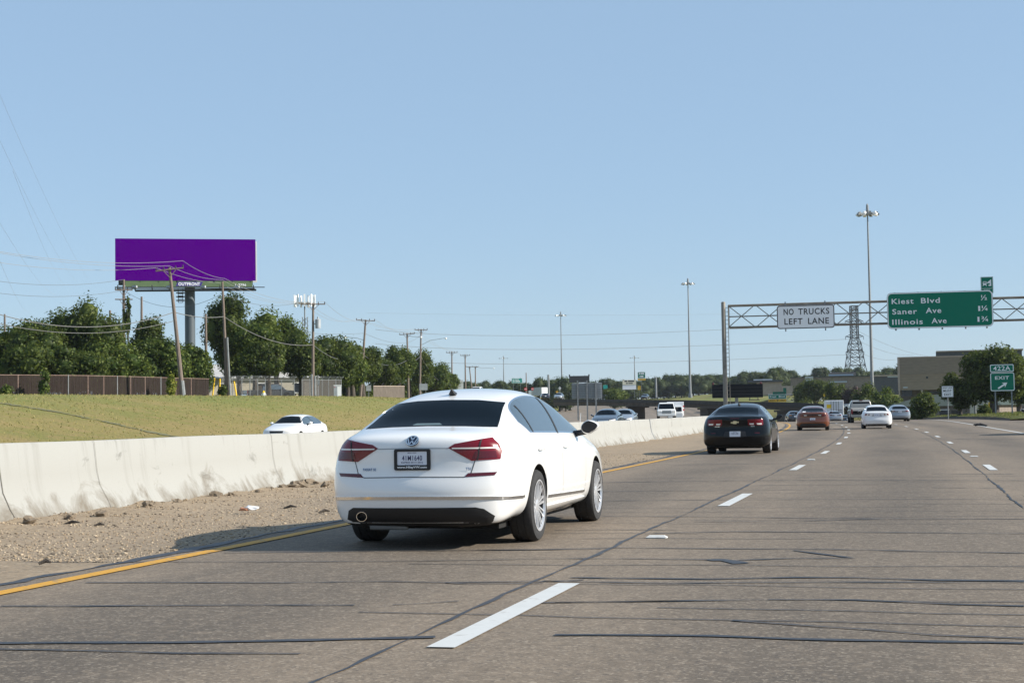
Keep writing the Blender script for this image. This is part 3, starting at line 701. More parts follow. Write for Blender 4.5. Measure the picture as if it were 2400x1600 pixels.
# exit sign in the gore, and the lane sign behind
P0 = at(2352, 960, 155); fr = facing(P0)
def fpl(px, py, d): 
    p = at(px, 960, d); return on_plane(px, py, p, Vector((p.x, p.y, 0)).normalized())
def two_corner(x0, y0, x1, y1, d):
    pc = at((x0+x1)/2, (y0+y1)/2, d); n = Vector((pc.x, pc.y, 0)).normalized(); r = Vector((n.y, -n.x, 0))
    a, b = on_plane(x0, y0, pc, n), on_plane(x1, y1, pc, n)
    a2 = on_plane(x1, y0, pc, n); b2 = on_plane(x0, y1, pc, n)
    return (a+b+a2+b2)/4, r, (a2-a).dot(r), ((a.z-b2.z)+(a2.z-b.z))/2, n
c, r, w, h, n = two_corner(2321, 872.5, 2378, 916, 155)
e, T = sign('exit_sign', c, r, w, h, 'green EXIT sign with white arrow on two posts beside the big tree', 'road sign', m_green, m_signw, [('EXIT', .17*h, -.01*w, .13*h, 'c', .58*w, .02)], .18, bd_w=.07)
mb = MB(); A = Matrix.Rotation(math.radians(33), 4, 'Z'); T2 = T @ Matrix.Translation((.0*w, -.21*h, .009)) @ A
mb.prism([(-.22*w, -.035*w), (.08*w, -.035*w), (.04*w, -.12*w), (.24*w, 0), (.04*w, .12*w), (.08*w, .035*w), (-.22*w, .035*w)], 0, .002, T2); mb.build('arrow', m_signw, e)
c2, r2, w2, h2, n2 = two_corner(2320, 853.5, 2376, 871.5, 155); T3 = frame_T(c2-c, r2)
mb = MB(); mb.prism(rrect(w2, h2, .1), -.04, 0, T3); pl = mb.build('number_panel', m_green, e)
mb = MB(); ring(mb, rrect(w2-.03, h2-.03, .1), rrect(w2-.17, h2-.17, .06), .006, T3); add_text(mb, '422A', T3, .56*h2, 0, -.28*h2, 'c', .012, 1.1, .72*w2, .009); mb.build('lettering', m_signw, pl)
for px in (2332.5, 2371):
    b_ = on_plane(px, 916, c, n); g_ = on_plane(px, 977, c, n); zg = min(g_.z, tz(b_.x, b_.y)+.8); mb = MB(); mb.box(Vector((b_.x-c.x, b_.y-c.y, (g_.z-.3+c2.z)/2-c.z))+n*.12, (.13, .1, c2.z-g_.z+.3), Matrix.Rotation(math.atan2(r.y, r.x), 3, 'Z')); mb.build('post', m_galv, e)
c, r, w, h, n = two_corner(2207, 904, 2234.5, 930.5, 165)
e, T = sign('lane_sign', c, r, w, h, 'white RIGHT LANE MUST EXIT sign on one thin post in the verge', 'road sign', m_signw, m_signblk, [('RIGHT LANE', .11*h, 0, .28*h, 'c', .78*w, .02), ('MUST', .2*h, 0, -.03*h, 'c', .70*w, .015), ('EXIT', .2*h, 0, -.36*h, 'c', .58*w, .015)], .08, bd_w=.03)
g_ = fpl(2222.5, 977, 165); mb = MB(); mb.tube([n*.06+Vector((0, 0, h/2)), Vector((0, 0, g_.z-.4-c.z))+n*.06], .055, 8); mb.build('post', m_galv, e)

# ------------------------------------------------------------------ high-mast lights
def mast(px, ytop, d, base_px, base_y, label, nl=10, rr=1.7, r0=.32):
    b = at(base_px, base_y, d); t = at(px, ytop, d); H = t.z-b.z; e = empty('mast_light', b, label=label, cat='mast light', group='high mast lights')
    lean = Vector((0, 0, 1))
    mb = MB(); mb.lathe([(r0*1.6, -1), (r0*1.6, .35), (r0, .4), (r0*.55, H*.6), (r0*.36, H)], n=12); mb.build('pole', m_galv, e, smooth=True)
    mb = MB(); mb.lathe([(rr*.55, H-1.3), (rr*.55, H-1.15), (rr*.48, H-1.15), (rr*.48, H-1.3), (rr*.55, H-1.3)], n=18); mb.lathe([(r0*.6, H-1.5), (r0*.9, H-1.2), (r0*.6, H+.5), (.02, H+.9)], n=10)
    for k in range(6):
        a = 2*PI*k/6; mb.tube([(0, 0, H-.3), (rr*.52*math.cos(a), rr*.52*math.sin(a), H-1.2)], .05, 5)
    mb.build('lamp_ring', m_galv, e)
    for k in range(nl):
        a = 2*PI*k/nl; mb = MB(); c = Vector((rr*math.cos(a), rr*math.sin(a), H-1.25)); R = Matrix.Rotation(a, 3, 'Z') @ Matrix.Rotation(.25, 3, 'Y')
        mb.box(c, (.95, .6, .34), R); mb.box(c+Vector((0, 0, .28)), (.4, .35, .3), R); mb.tube([(rr*.55*math.cos(a), rr*.55*math.sin(a), H-1.22), c], .05, 5)
        mb.build('lamp_head', m_signw if k % 2 else m_galv, e)
    return e
mast(2031, 484, 300, 2046, 966, 'tallest lamp mast, rising in front of the bushes beside the pickup', 10, 1.75, .36)
mast(1609.5, 656, 555, 1618, 925, 'second tallest lamp mast, standing on the far grassy hill', 10, 2.0, .46)
mast(1313.5, 733, 766, 1317.5, 927, 'third lamp mast, rising behind the grey sign back', 8, 2.4, .45)
mast(1181, 836, 1250, 1181, 905, 'small far lamp mast left of the blue-green sign', 4, 3.2, .6)
mast(1488, 835, 1250, 1488, 895, 'small far lamp mast beside the green and orange sign', 4, 3.2, .6)
for px, y, yb, d, lab in ((1286, 878, 926, 480, 'plain grey pole left of the third lamp mast'), (1538, 884, 928, 560, 'plain grey pole left of the second tallest mast on the hill')):
    b = at(px, yb, d); t = at(px, y, d); mb = MB(); mb.lathe([(.35, -.5), (.33, (t.z-b.z)), (0, t.z-b.z+.05)], n=10); o = mb.build('steel_pole', m_galv, smooth=True); o.location = b; tag(o, lab, 'pole')

# ------------------------------------------------------------------ lattice pylon and its lines
pd = 780.; pb_ = at(2006, 905, pd); pt = at(2006.5, 716, pd); H = pt.z-pb_.z; sc = pd/FPX
def wid(u): return (38*(1-u)**1.9+15+0*u)*sc/2 if u < .55 else 15.5*sc/2
e = empty('lattice_pylon', pb_, .35, 'dark lattice power pylon behind the low building and bushes', 'pylon')
mb = MB(); lv = [0, .14, .26, .36, .45, .53, .60, .67, .74, .81, .88, .95, 1.0]
for sx in (-1, 1):
    for sy2 in (-1, 1): mb.tube([(sx*wid(u), sy2*wid(u), u*H) for u in lv], .22, 5)
for u0, u1 in zip(lv[:-1], lv[1:]):
    a, b = wid(u0), wid(u1)
    for f in ((1, 0), (-1, 0), (0, 1), (0, -1)):
        for s_ in (-1, 1):
            p0 = (f[0]*a+f[1]*a*s_, f[1]*a+f[0]*a*s_, u0*H); p1 = (f[0]*b-f[1]*b*s_, f[1]*b-f[0]*b*s_, u1*H); mb.tube([p0, p1], .13, 4)
        mb.tube([(f[0]*b+f[1]*b, f[1]*b+f[0]*b, u1*H), (f[0]*b-f[1]*b, f[1]*b-f[0]*b, u1*H)], .13, 4)
mb.build('tower_frame', m_dark, e)
ARM = []
for y in (824, 788, 752):
    z = at(2006, y, pd).z-pb_.z; mb = MB(); w_ = 4.6
    for s_ in (-1, 1):
        for q in (-1, 1): mb.tube([(s_*1.5, q*1.4, z+1.1), (s_*w_, 0, z)], .13, 4); mb.tube([(s_*1.5, q*1.4, z-.5), (s_*w_, 0, z)], .13, 4)
        mb.tube([(s_*w_, 0, z), (s_*w_, 0, z-1.6)], .12, 4)
    mb.build('cross_arm', m_dark, e); ARM.append(z)
def wire(name, pts, r, mat, label, cat='power line', group=None, sag=0., n=24, parent=None):
    Q = []
    for a, b in zip(pts[:-1], pts[1:]):
        a, b = Vector(a), Vector(b)
        Q += [a.lerp(b, i/n)-Vector((0, 0, sag*4*(i/n)*(1-i/n))) for i in range(n)]
    Q.append(Vector(pts[-1])); o0 = Q[0].copy(); mb = MB(); mb.tube([q-o0 for q in Q], r, 5)
    o = mb.build(name, mat, parent, smooth=True); o.location = o0 if not parent else (0, 0, 0)
    if not parent: tag(o, label, cat, group)
    return o
for (yl, ym, yr, nm) in ((775, 785, 749, 'topmost'), (808, 818, 788, 'middle'), (843, 852, 824, 'lowest')):
    A, Mid, Bq = at(880, yl-3, 600), at(1340, ym, 690), at(1996, yr+6, pd)
    n = 40; Q = []
    for i in range(n+1):
        t = i/n; Q.append(A*(2*(t-.5)*(t-1))+Mid*(4*t*(1-t))+Bq*(2*t*(t-.5)))
    mb = MB(); mb.tube([q-Q[0] for q in Q], .075, 5); o = mb.build('power_line', m_wire, smooth=True); o.location = Q[0]
    tag(o, nm+' of the three dark power lines running left from the lattice pylon', 'power line', 'lines left of the pylon')
for (y0, x1, y1, nm) in ((778, 2185, 836, 'upper'), (800, 2140, 832, 'middle'), (826, 2112, 840, 'lower')):
    wire('power_line', [at(2016, y0, pd), at(x1, y1, 900)], .07, m_wire, nm+' thin power line sloping right from the pylon to the tan building', group='lines right of the pylon', sag=2)
wire('power_line', [at(860, 733, 800), at(1750, 735, 860)], .035, m_wirep, 'very faint high line crossing the sky above the three dark lines', sag=1)
for k, (x0, y0, x1, y1) in enumerate(((-5, 212, 213, 662), (-5, 320, 180, 660), (30, 400, 152, 668), (-5, 515, 132, 690), (-5, 600, 70, 730))):
    wire('overhead_line', [at(x0, y0, 130), at(x1, y1, 420)], .009, m_wirep, 'faint thin overhead line slanting down the sky at the left edge', 'power line', 'faint lines in the upper left sky', sag=1.5)

# ------------------------------------------------------------------ wooden utility poles
POLES = []
def utility_pole(bx, by, tx, ty, d, label, arm=None, r=.16, arm_dy=8, tilt=0, transformer=False, lamp=None, sleeve=0, arm2=False):
    b = at(bx, by, d); b.z = min(b.z, tz(b.x, b.y)+.05); t = at(tx, ty, d); v = t-b
    e = empty('utility_pole', b, label=label, cat='utility pole', group='wooden utility poles along the bank')
    mb = MB(); mb.tube([Vector((0, 0, -.5)), v*.5, v], [r*1.25, r, r*.72], 9); mb.build('shaft', m_wood, e, smooth=True)
    if sleeve: mb = MB(); mb.tube([v*.005, v*sleeve], [r*1.34, r*1.3], 9); mb.build('sleeve', m_galv, e, smooth=True)
    fr = facing(b); ends = []
    if arm:
        z = v*(1-arm_dy/(by-ty)); L = arm*d/FPX; up = Vector((0, 0, tilt*L))
        for q in ([0, 1] if arm2 else [0]):
            mb = MB(); c = z+Vector((-fr.y, fr.x, 0))*(-.2)-Vector((0, 0, q*1.0)); mb.tube([c-fr*L-up, c+fr*L+up], .07, 6)
            mb.tube([c-fr*L*.5-up*.5, c-Vector((0, 0, .7))], .03, 5); mb.tube([c+fr*L*.5+up*.5, c-Vector((0, 0, .7))], .03, 5)
            mb.build('cross_arm', m_wood, e)
        for k in (-1, -.45, .45, 1):
            mb = MB(); c = z+fr*L*k*.95+up*k*.95+Vector((-fr.y, fr.x, 0))*(-.2); mb.lathe([(.05, .05), (.07, .14), (.04, .2), (.06, .26), (0, .3)], c=c, n=8); mb.build('insulator', m_dark, e); ends.append(b+c+Vector((0, 0, .28)))
    if transformer:
        mb = MB(); c = v*.78+fr*.55; mb.lathe([(.0, -.5), (.3, -.5), (.32, .5), (.1, .6), (.1, .8), (0, .8)], c=c, n=14); mb.tube([c-fr*.55, c-fr*.2], .06, 5); mb.build('transformer', m_alu, e, smooth=True)
    if lamp:
        s_, f, dy = lamp; c = v*f; mb = MB(); mb.tube([c, c+fr*s_*.8+Vector((0, 0, dy*.7)), c+fr*s_*2+Vector((0, 0, dy))], .04, 6); a_ = mb.build('lamp_arm', m_galv, e)
        mb = MB(); mb.lathe([(.05, -.22), (.2, -.12), (.16, .08), (.05, .12), (0, .12)], c=c+fr*s_*2.1+Vector((0, 0, dy)), n=10); mb.build('lamp_head', m_signw, a_, smooth=True)
    POLES.append(dict(b=b, t=t, ends=ends, v=v)); return e
utility_pole(430, 931.5, 397, 626, 137, 'leaning wooden utility pole with a pale sleeve at its foot in front of the billboard', 32, .17, 6, .12, sleeve=.13)
utility_pole(533, 914, 521, 660, 157, 'utility pole with a grey conduit right of the billboard column', None, .15)
utility_pole(733, 925, 734, 710, 178, 'utility pole carrying a grey transformer drum beside the cell tower', 28, .16, 3, 0, transformer=True)
utility_pole(844, 926, 857, 749, 222, 'utility pole leaning right with a small lamp, third from the billboard', 22, .17, 2, -.05, lamp=(-1.3, .74, .5))
utility_pole(957.5, 925, 954, 781, 262, 'utility pole with a short lamp at its crossarm, left of the long lamp-arm pole', 18, .17, 2, .06, lamp=(1.1, .97, -.3))
utility_pole(983, 925, 987, 771, 275, 'utility pole with a long curved lamp arm reaching right', 15, .17, 2, 0, lamp=(2.1, .77, 1.2))
utility_pole(1059, 900, 1059, 823, 340, 'mid-distance utility pole behind the white sign back', 13, .17, 2, 0)
utility_pole(1091, 912, 1090, 830, 360, 'utility pole just right of the white sign back', 11, .17, 2, 0)
utility_pole(1109, 912, 1100, 858, 420, 'far thin utility pole leaning left, first of the far pair', 8, .18, 1, 0)
utility_pole(1114, 912, 1114, 858, 430, 'far thin utility pole with a bent lamp arm, second of the far pair', 7, .18, 1, 0, lamp=(2.4, .98, -.4))
utility_pole(290, 905, 290, 655, 168, 'dark vine-wrapped utility pole at the left end of the billboard', 20, .17, 22, 0, arm2=True)
utility_pole(484, 905, 482, 736, 160, 'short brown pole right of the billboard column', None, .15)
utility_pole(332, 905, 332, 695, 166, 'reddish pole top rising from the trees left of the leaning pole', None, .15)
utility_pole(258, 905, 258, 727, 166, 'pole stub just showing above the left trees', None, .15)
utility_pole(11, 905, 11, 736, 160, 'pole stub at the far left edge above the trees', None, .13)
utility_pole(1234, 915, 1233, 873, 520, 'far pole standing behind the red do-not-enter sign', None, .2)
m_vine = leaf_material('vine_leaves', (.02, .035, .01), (.04, .065, .015), (.09, .12, .03))
# conduit on the second pole and bundles of cable
p = POLES[1]; o = MB(); o.tube([p['b']+Vector((.35, -.1, 0)), p['b']+p['v']*.52+Vector((.3, -.1, 0))], .11, 8); tag(o.build('conduit', m_galv, smooth=True), 'grey conduit running up the side of the pole right of the billboard', 'conduit')
def runs(name, pts, r, mat, label, sags, cat='cable'):
    Q = []; n = 18
    for (a, b), sg in zip(zip(pts[:-1], pts[1:]), sags):
        Q += [a.lerp(b, i/n)-Vector((0, 0, sg*4*(i/n)*(1-i/n))) for i in range(n)]
    Q.append(pts[-1]); mb = MB(); mb.tube([q-Q[0] for q in Q], r, 6); o = mb.build(name, mat, smooth=True); o.location = Q[0]; tag(o, label, cat); return o
P = POLES
def on(i, f): return P[i]['b']+P[i]['v']*f
runs('phone_cable', [at(-20, 731, 125), on(0, .655), on(1, .70), on(2, .56)], .036, m_wirem, 'thick pale cable sagging across the left trees to the leaning pole', [1.25, .25, .95])
runs('phone_cable', [at(-20, 754, 125), on(0, .59)], .026, m_wirem, 'lower thin pale cable sagging across the left trees', [1.0])
runs('phone_cable', [on(2, .56), on(3, .56), on(4, .6), on(5, .62), on(6, .35), on(7, .3)], .035, m_wire, 'dark cable drooping from pole to pole along the bank trees', [1.2, 1.2, .5, 1.6, 1.0])
E0 = P[0]['ends']; E2 = P[2]['ends']; E3 = P[3]['ends']; E4 = P[4]['ends']; E5 = P[5]['ends']; E6 = P[6]['ends']; E7 = P[7]['ends']
t1 = P[1]['t']
runs('power_wire', [at(-10, 588, 122), E0[3]+Vector((0, 0, .35)), t1+Vector((.3, 0, .3)), E2[3], E3[3], E4[3], E6[3]], .016, m_wirep, 'upper pale wire crossing the purple billboard along the pole tops', [.5, .3, .9, 1.2, .8, .8], 'power line')
runs('power_wire', [at(-10, 591, 122), on(0, 1.01), t1+Vector((0, 0, .2)), E2[0], E3[0], E5[0], E7[0]], .015, m_wirep, 'middle pale wire crossing the purple billboard along the pole tops', [.4, .3, .8, 1.2, .8, .8], 'power line')
runs('power_wire', [at(-10, 614, 122), E0[0], t1-Vector((.3, 0, .1)), E2[1], E3[1], E5[2]], .015, m_wirep, 'lower pale wire crossing the purple billboard', [.4, .3, .9, 1.2, .9], 'power line')
runs('power_wire', [at(-10, 658, 150), P[10]['t']], .02, m_wire, 'thin line reaching the top of the vine-wrapped pole', [.5], 'power line')
runs('power_wire', [at(-10, 686, 150), on(10, .91), at(520, 688, 166), E2[0]], .02, m_wire, 'thin line passing the crossarms of the vine-wrapped pole', [.5, 1.6, .8], 'power line')
runs('power_wire', [at(570, 757, 200), on(3, .83), on(4, .86), at(1000, 774, 300)], .022, m_wire, 'thin line behind the poles above the bank trees', [.6, .5, .3], 'power line')

# ------------------------------------------------------------------ billboard
c, r, w, h, n = two_corner(270, 560, 599, 657.5, 172)
bb = empty('billboard', c, label='large plain purple billboard on one dark column above the left trees', cat='billboard')
T = frame_T(Vector((0, 0, 0)), r); m_purple = noisy('billboard_vinyl', [(.3, (.078, .0, .20)), (.7, (.083, .0, .21))], .4, rough=1., spec=0.)
mb = MB(); mb.prism(rrect(w, h, .02), 0, .06, T); mb.build('face', m_purple, bb)
mb = MB()
for k in range(7): mb.prism([(-.5*w+.02, -.5*h+h*k/7), (.5*w-.02, -.5*h+h*k/7), (.5*w-.02, -.5*h+h*(k+1)/7-.05), (-.5*w+.02, -.5*h+h*(k+1)/7-.05)], -.12, -.04, T)
mb.build('backing', m_dark, bb)
mb = MB(); Tb = T @ Matrix.Translation((.22, -.05, -2.2)) @ Matrix.Rotation(-.10, 4, 'Y'); mb.prism(rrect(w, h, .02), -.12, .0, Tb); mb.build('rear_face', m_signw, bb)
mb = MB()
for k in range(8): x = -.46*w+.92*w*k/7; mb.box(T @ Vector((x, 0, -1.1)), (.2, .2, h*.98)); mb.box(T @ Vector((x, -.53*h, -1.0)), (.18, 2.1, .2), T.to_3x3() @ Matrix.Rotation(PI/2, 3, 'X'))
mb.box(T @ Vector((0, -.535*h, -1.1)), (w*.96, .6, .5), Matrix.Rotation(math.atan2(r.y, r.x), 3, 'Z')); mb.build('frame', m_dark, bb)
m_apron = noisy('apron_green', [(.3, (.10, .16, .07)), (.7, (.13, .19, .085))], 2, rough=.6)
ap = MB(); ap.prism([(-.43*w, -.655*h), (.475*w, -.655*h), (.475*w, -.51*h), (-.43*w, -.51*h)], -.02, .05, T); apo = ap.build('apron', m_apron, bb)
m_badge = principled('badge_violet', (.06, .04, .22), .5)
mb = MB(); mb.prism([(-.075*w, -.635*h), (.105*w, -.635*h), (.12*w, -.53*h), (-.06*w, -.53*h)], .052, .06, T); pl_ = mb.build('badge', m_badge, apo)
mb = MB(); add_text(mb, 'OUTFRONT', T, .07*h, .022*w, -.617*h, 'c', .04, 1.05, .155*w, .066); mb.build('lettering', m_signw, pl_)
mb = MB(); add_text(mb, '1-7796', T, .055*h, .43*w, -.63*h, 'r', .02, 1.05, .078*w, .056); mb.build('number', m_signw, apo)
mb = MB(); mb.box(T @ Vector((0, -.70*h, .55)), (w*.98, .9, .06), T.to_3x3() @ Matrix.Rotation(PI/2, 3, 'X')); mb.tube([T @ Vector((-.5*w, -.68*h, 1.2)), T @ Vector((.56*w, -.68*h, 1.2))], .05, 5); mb.tube([T @ Vector((-.36*w, -.76*h, .9)), T @ Vector((.5*w, -.74*h, .9))], .12, 5)
for k in range(9): x = -.48*w+.96*w*k/8; mb.tube([T @ Vector((x, -.70*h, -.8)), T @ Vector((x, -.68*h, 1.25))], .05, 5); mb.tube([T @ Vector((x, -.76*h, .9)), T @ Vector((x, -.62*h, .9))], .06, 5)
mb.build('catwalk', m_dark, bb)
for k in range(4):
    mb = MB(); x = -.36*w+.24*w*k; mb.tube([T @ Vector((x, -.68*h, 1.2)), T @ Vector((x, -.69*h, 2.0))], .03, 5); mb.box(T @ Vector((x, -.685*h, 2.0)), (.5, .3, .25)); mb.build('floodlight', m_alu, bb)
mb = MB(); x = (443-434.5)/329*w; z0 = tz(c.x, c.y)-c.z-.5; mb.lathe([(.56, z0), (.56, -.56*h)], c=T @ Vector((x, 0, -1.1)), n=24); mb.build('column', principled('column_grey', (.075, .095, .11), .5), bb, smooth=True)
mb = MB(); 
for s_ in (-.25, .25): mb.tube([T @ Vector((x-1.0+s_, -.7*h, -.3)), T @ Vector((x-1.0+s_, -1.02*h, -.3))], .04, 5)
for k in range(8): mb.tube([T @ Vector((x-1.25, -(.74+.04*k)*h, -.3)), T @ Vector((x-.75, -(.74+.04*k)*h, -.3))], .03, 5)
for k in range(3): mb.lathe([(.5, 0), (.5, .08), (.45, .08), (.45, 0), (.5, 0)], c=T @ Vector((x-1.0, -(.8+.09*k)*h, -.3)), n=10)
mb.build('ladder', m_dark, bb)

# ------------------------------------------------------------------ cell tower
b = at(716, 905, 300); t = at(716, 702, 300); H = t.z-b.z; e = empty('cell_tower', b, label='slim cell tower with a ring of white antennas behind the transformer pole', cat='cell tower')
mb = MB(); 
for a in range(3):
    q = 2*PI*a/3; mb.tube([(.75*math.cos(q), .75*math.sin(q), 0), (.55*math.cos(q), .55*math.sin(q), H*.8)], .08, 5)
for k in range(16):
    for a in range(3):
        q, q2 = 2*PI*a/3, 2*PI*(a+1)/3; z = H*.8*k/16; mb.tube([(.7*math.cos(q), .7*math.sin(q), z), (.7*math.cos(q2), .7*math.sin(q2), z+H*.05)], .045, 4)
mb.tube([(0, 0, H*.7), (0, 0, H*1.01)], .14, 8); mb.lathe([(1.9, H*.955), (1.9, H*.965), (1.75, H*.965), (1.75, H*.955), (1.9, H*.955)], n=14)
for k in range(6): a = PI*k/3; mb.tube([(0, 0, H*.96), (1.85*math.cos(a), 1.85*math.sin(a), H*.96)], .06, 4)
mb.build('tower_frame', m_galv, e)
for k in range(9):
    a = 2*PI*k/9+.2; mb = MB(); mb.box((2.0*math.cos(a), 2.0*math.sin(a), H*.99), (.18, .34, 2.3), Matrix.Rotation(a, 3, 'Z')); mb.tube([(1.85*math.cos(a), 1.85*math.sin(a), H*.93), (1.85*math.cos(a), 1.85*math.sin(a), H*1.04)], .05, 5); mb.build('antenna', m_signw, e)

# ------------------------------------------------------------------ other signs seen far down the road
def post_sign(x0, y0, x1, y1, d, yb, name, label, face, posts, border=None, lines=None, thick=.06, ribs=0, r=.05, back=None, postmat=None, cat='road sign'):
    c, rr_, w, h, n = two_corner(x0, y0, x1, y1, d)
    e, T = sign(name, c, rr_, w, h, label, cat, face, border, [(a, b_*h, x*w, y*h, al, (wd*w if wd else None), bo) for (a, b_, x, y, al, wd, bo) in (lines or [])], r, bd_w=.08, thick=thick)
    if ribs:
        mb = MB()
        for k in range(ribs): y = -.5*h+h*(k+.5)/ribs; mb.prism([(-.5*w, y-.025), (.5*w, y-.025), (.5*w, y+.025), (-.5*w, y+.025)], 0, .09, T)
        mb.build('stiffener', m_galv, e)
    for px in posts:
        zb = at(px, yb, d).z; xl = (px-(x0+x1)/2)/(x1-x0)*w; mb = MB(); off_ = .14 if ribs else -.16
        mb.box(T @ Vector((xl, (zb-c.z+.45*h)/2, off_)), (.13, .12, .45*h+c.z-zb+.6), Matrix.Rotation(math.atan2(rr_.y, rr_.x), 3, 'Z')); mb.build('post', postmat or m_galv, e)
    return e, T, w, h
post_sign(1340, 897, 1411, 934, 145, 977, 'guide_sign', 'grey ribbed back of a large sign on posts above the median barrier', m_alu, (1354, 1376, 1396.5), ribs=9)
post_sign(1047, 890.5, 1086, 914, 330, 922, 'guide_sign', 'white blank sign back rising behind the white sedan roof', principled('pale_back', (.55, .58, .6), .5), (1056, 1077), ribs=0)
post_sign(983, 899, 1002, 914, 270, 924, 'guide_sign', 'small grey sign back under the long lamp-arm pole', m_alu, (987, 998))
post_sign(858, 903, 870, 916, 232, 924, 'guide_sign', 'small grey sign back beside the leaning lamp pole foot', m_alu, (864,))
post_sign(1199, 886, 1224, 897.5, 560, 925, 'guide_sign', 'blue-green guide sign standing among the far left trees', principled('teal_sign', (.0, .30, .25), .5), (1203, 1220), m_signw, [('=', .14, -.1, .15, 'c', .6, .02), ('=', .22, -.05, -.25, 'c', .7, .02)])
e, T, w, h = post_sign(1334, 880.5, 1381.5, 896, 420, 935, 'message_board', 'dark message board back above the grey ribbed sign', m_dark, (1345, 1371), thick=.8, cat='message board')
mb = MB(); mb.box(T @ Vector((-.48*w, .55*h, -.3)), (.3, .3, .6)); mb.box(T @ Vector((.48*w, .55*h, -.3)), (.3, .3, .6)); mb.build('lifting_lug', m_dark, e)
e, T, w, h = post_sign(1669, 900, 1788, 931.5, 215, 962, 'message_board', 'wide black overhead message board behind the gantry post and black sedan', principled('board_black', (.010, .012, .015), .9, spec=.1), (), thick=1.1, cat='message board')
mb = MB(); mb.box(T @ Vector((-.02*w, -.9*h, -.5)), (.4, .4, 2.0)); mb.build('column', m_galv, e)
mb = MB()
for k in range(3): y = -.25*h+.25*h*k; mb.prism([(-.48*w, y-.02), (.48*w, y-.02), (.48*w, y+.02), (-.48*w, y+.02)], .001, .03, T)
mb.build('louvre', m_dark, e)
for s_ in (-.48, .46): mb = MB(); mb.lathe([(.12, 0), (.12, .25), (0, .3)], c=T @ Vector((s_*w, .5*h, -.3)), n=8); mb.build('beacon', m_lampd, e)
mb = MB()
for xx in (.24, .40): mb.tube([T @ Vector((xx*w, -.5*h, 0)), T @ Vector((xx*w, -.68*h, 0))], .06, 5)
mb.tube([T @ Vector((.22*w, -.68*h, 0)), T @ Vector((.43*w, -.68*h, 0))], .06, 5); mb.build('service_rail', m_dark, e)
# far gantry with its signs
post_sign(1801, 924, 1843, 934.5, 400, 950, 'guide_sign', 'far green Kiest Blvd sign above the overpass', m_green, (), m_signw, [('Kiest', .42, -.24, -.18, 'c', .36, .02), ('Blvd', .42, .24, -.18, 'c', .32, .02)])
post_sign(1801, 934.8, 1843, 941.5, 400, 950, 'exit_only_sign', 'orange EXIT ONLY strip with an arrow under the far green sign', m_signorg, (), None, [('EXIT', .55, -.27, -.25, 'c', .26, .02), ('ONLY', .55, .30, -.25, 'c', .26, .02), ('V', .6, .02, -.3, 'c', .1, .06)])
post_sign(1811, 917.7, 1843, 923.7, 400, 950, 'exit_number_sign', 'small green exit number sign on top of the far green sign', m_green, (), None, [('EXIT', .5, -.25, -.25, 'c', .3, .02), ('422B', .6, .22, -.3, 'c', .4, .03)])
post_sign(1835.5, 908.5, 1843, 917.4, 400, 950, 'transit_sign', 'tiny green transit sign topping the far sign group', m_green, (), None, [('1', .5, .15, -.1, 'c', .2, .05)])
g0 = at(1800, 952, 402); e = empty('sign_gantry', g0, label='far white truss gantry beyond the overpass, left of the yellow diamond', cat='sign gantry')
def rel(px, y): return at(px, y, 402)-g0
mb = MB(); mb.tube([rel(1925, 970), rel(1925, 923)], .33, 10); mb.build('post', m_signw, e)
mb = MB(); mb.tube([rel(1800, 924), rel(1926, 924)], .12, 6); mb.tube([rel(1800, 939), rel(1926, 939)], .12, 6)
for k in range(9): x = 1800+14*k; mb.tube([rel(x, 939), rel(x+14, 924)], .09, 5); mb.tube([rel(x+14, 924), rel(x+14, 939)], .07, 5)
mb.build('truss', m_galv, e)
def diamond(px, y, hw, hh, d, yb, label, mat):
    c = at(px, y, d); rr_ = facing(c); a = hw*d/FPX; bq = hh*d/FPX; T = frame_T(Vector((0, 0, 0)), rr_); e = empty('warning_sign', c, label=label, cat='road sign')
    mb = MB(); mb.prism([(a, 0), (0, bq), (-a, 0), (0, -bq)], -.04, 0, T); mb.build('panel', mat, e)
    mb = MB(); k = .86; ring(mb, [(a*k, 0), (0, bq*k), (-a*k, 0), (0, -bq*k)], [(a*.76, 0), (0, bq*.76), (-a*.76, 0), (0, -bq*.76)], .006, T); mb.prism([(-.06*a, -.4*bq), (.06*a, -.4*bq), (.06*a, .2*bq), (.2*a, .2*bq), (0, .5*bq), (-.2*a, .2*bq), (-.06*a, .2*bq)], .002, .008, T); mb.build('symbol', m_signblk, e)
    zb = at(px, yb, d).z-c.z; mb = MB(); mb.tube([T @ Vector((0, bq*.6, -.1)), Vector((0, 0, zb))+T @ Vector((0, 0, -.1))], .07, 6); mb.build('post', m_galv, e)
diamond(1932, 925.5, 3.2, 5.8, 330, 960, 'narrow yellow diamond warning sign above the trailer', m_signyel)
diamond(1305.5, 918, 3.6, 3.6, 420, 928, 'orange diamond sign beside the third lamp mast foot', m_signorg)
diamond(1312, 909.5, 3.4, 4.6, 430, 926, 'white diamond sign above the orange diamond', m_signw)
def round_sign(px, y, r, d, yb, name, label, octagon=False):
    c = at(px, y, d); rr_ = facing(c); R_ = r*d/FPX; T = frame_T(Vector((0, 0, 0)), rr_); e = empty(name, c, label=label, cat='road sign'); n = 8 if octagon else 20
    mb = MB(); mb.prism([(R_*math.cos(2*PI*(k+.5)/n), R_*math.sin(2*PI*(k+.5)/n)) for k in range(n)], -.04, 0, T); mb.build('panel', m_red, e)
    mb = MB(); mb.prism([(-.7*R_, -.16*R_), (.7*R_, -.16*R_), (.7*R_, .16*R_), (-.7*R_, .16*R_)], .003, .012, T); mb.build('bar', m_signw, e)
    zb = at(px, yb, d).z-c.z; mb = MB(); mb.tube([T @ Vector((0, 0, -.08)), Vector((0, 0, zb))+T @ Vector((0, 0, -.08))], .06, 6); mb.build('post', m_galv, e)
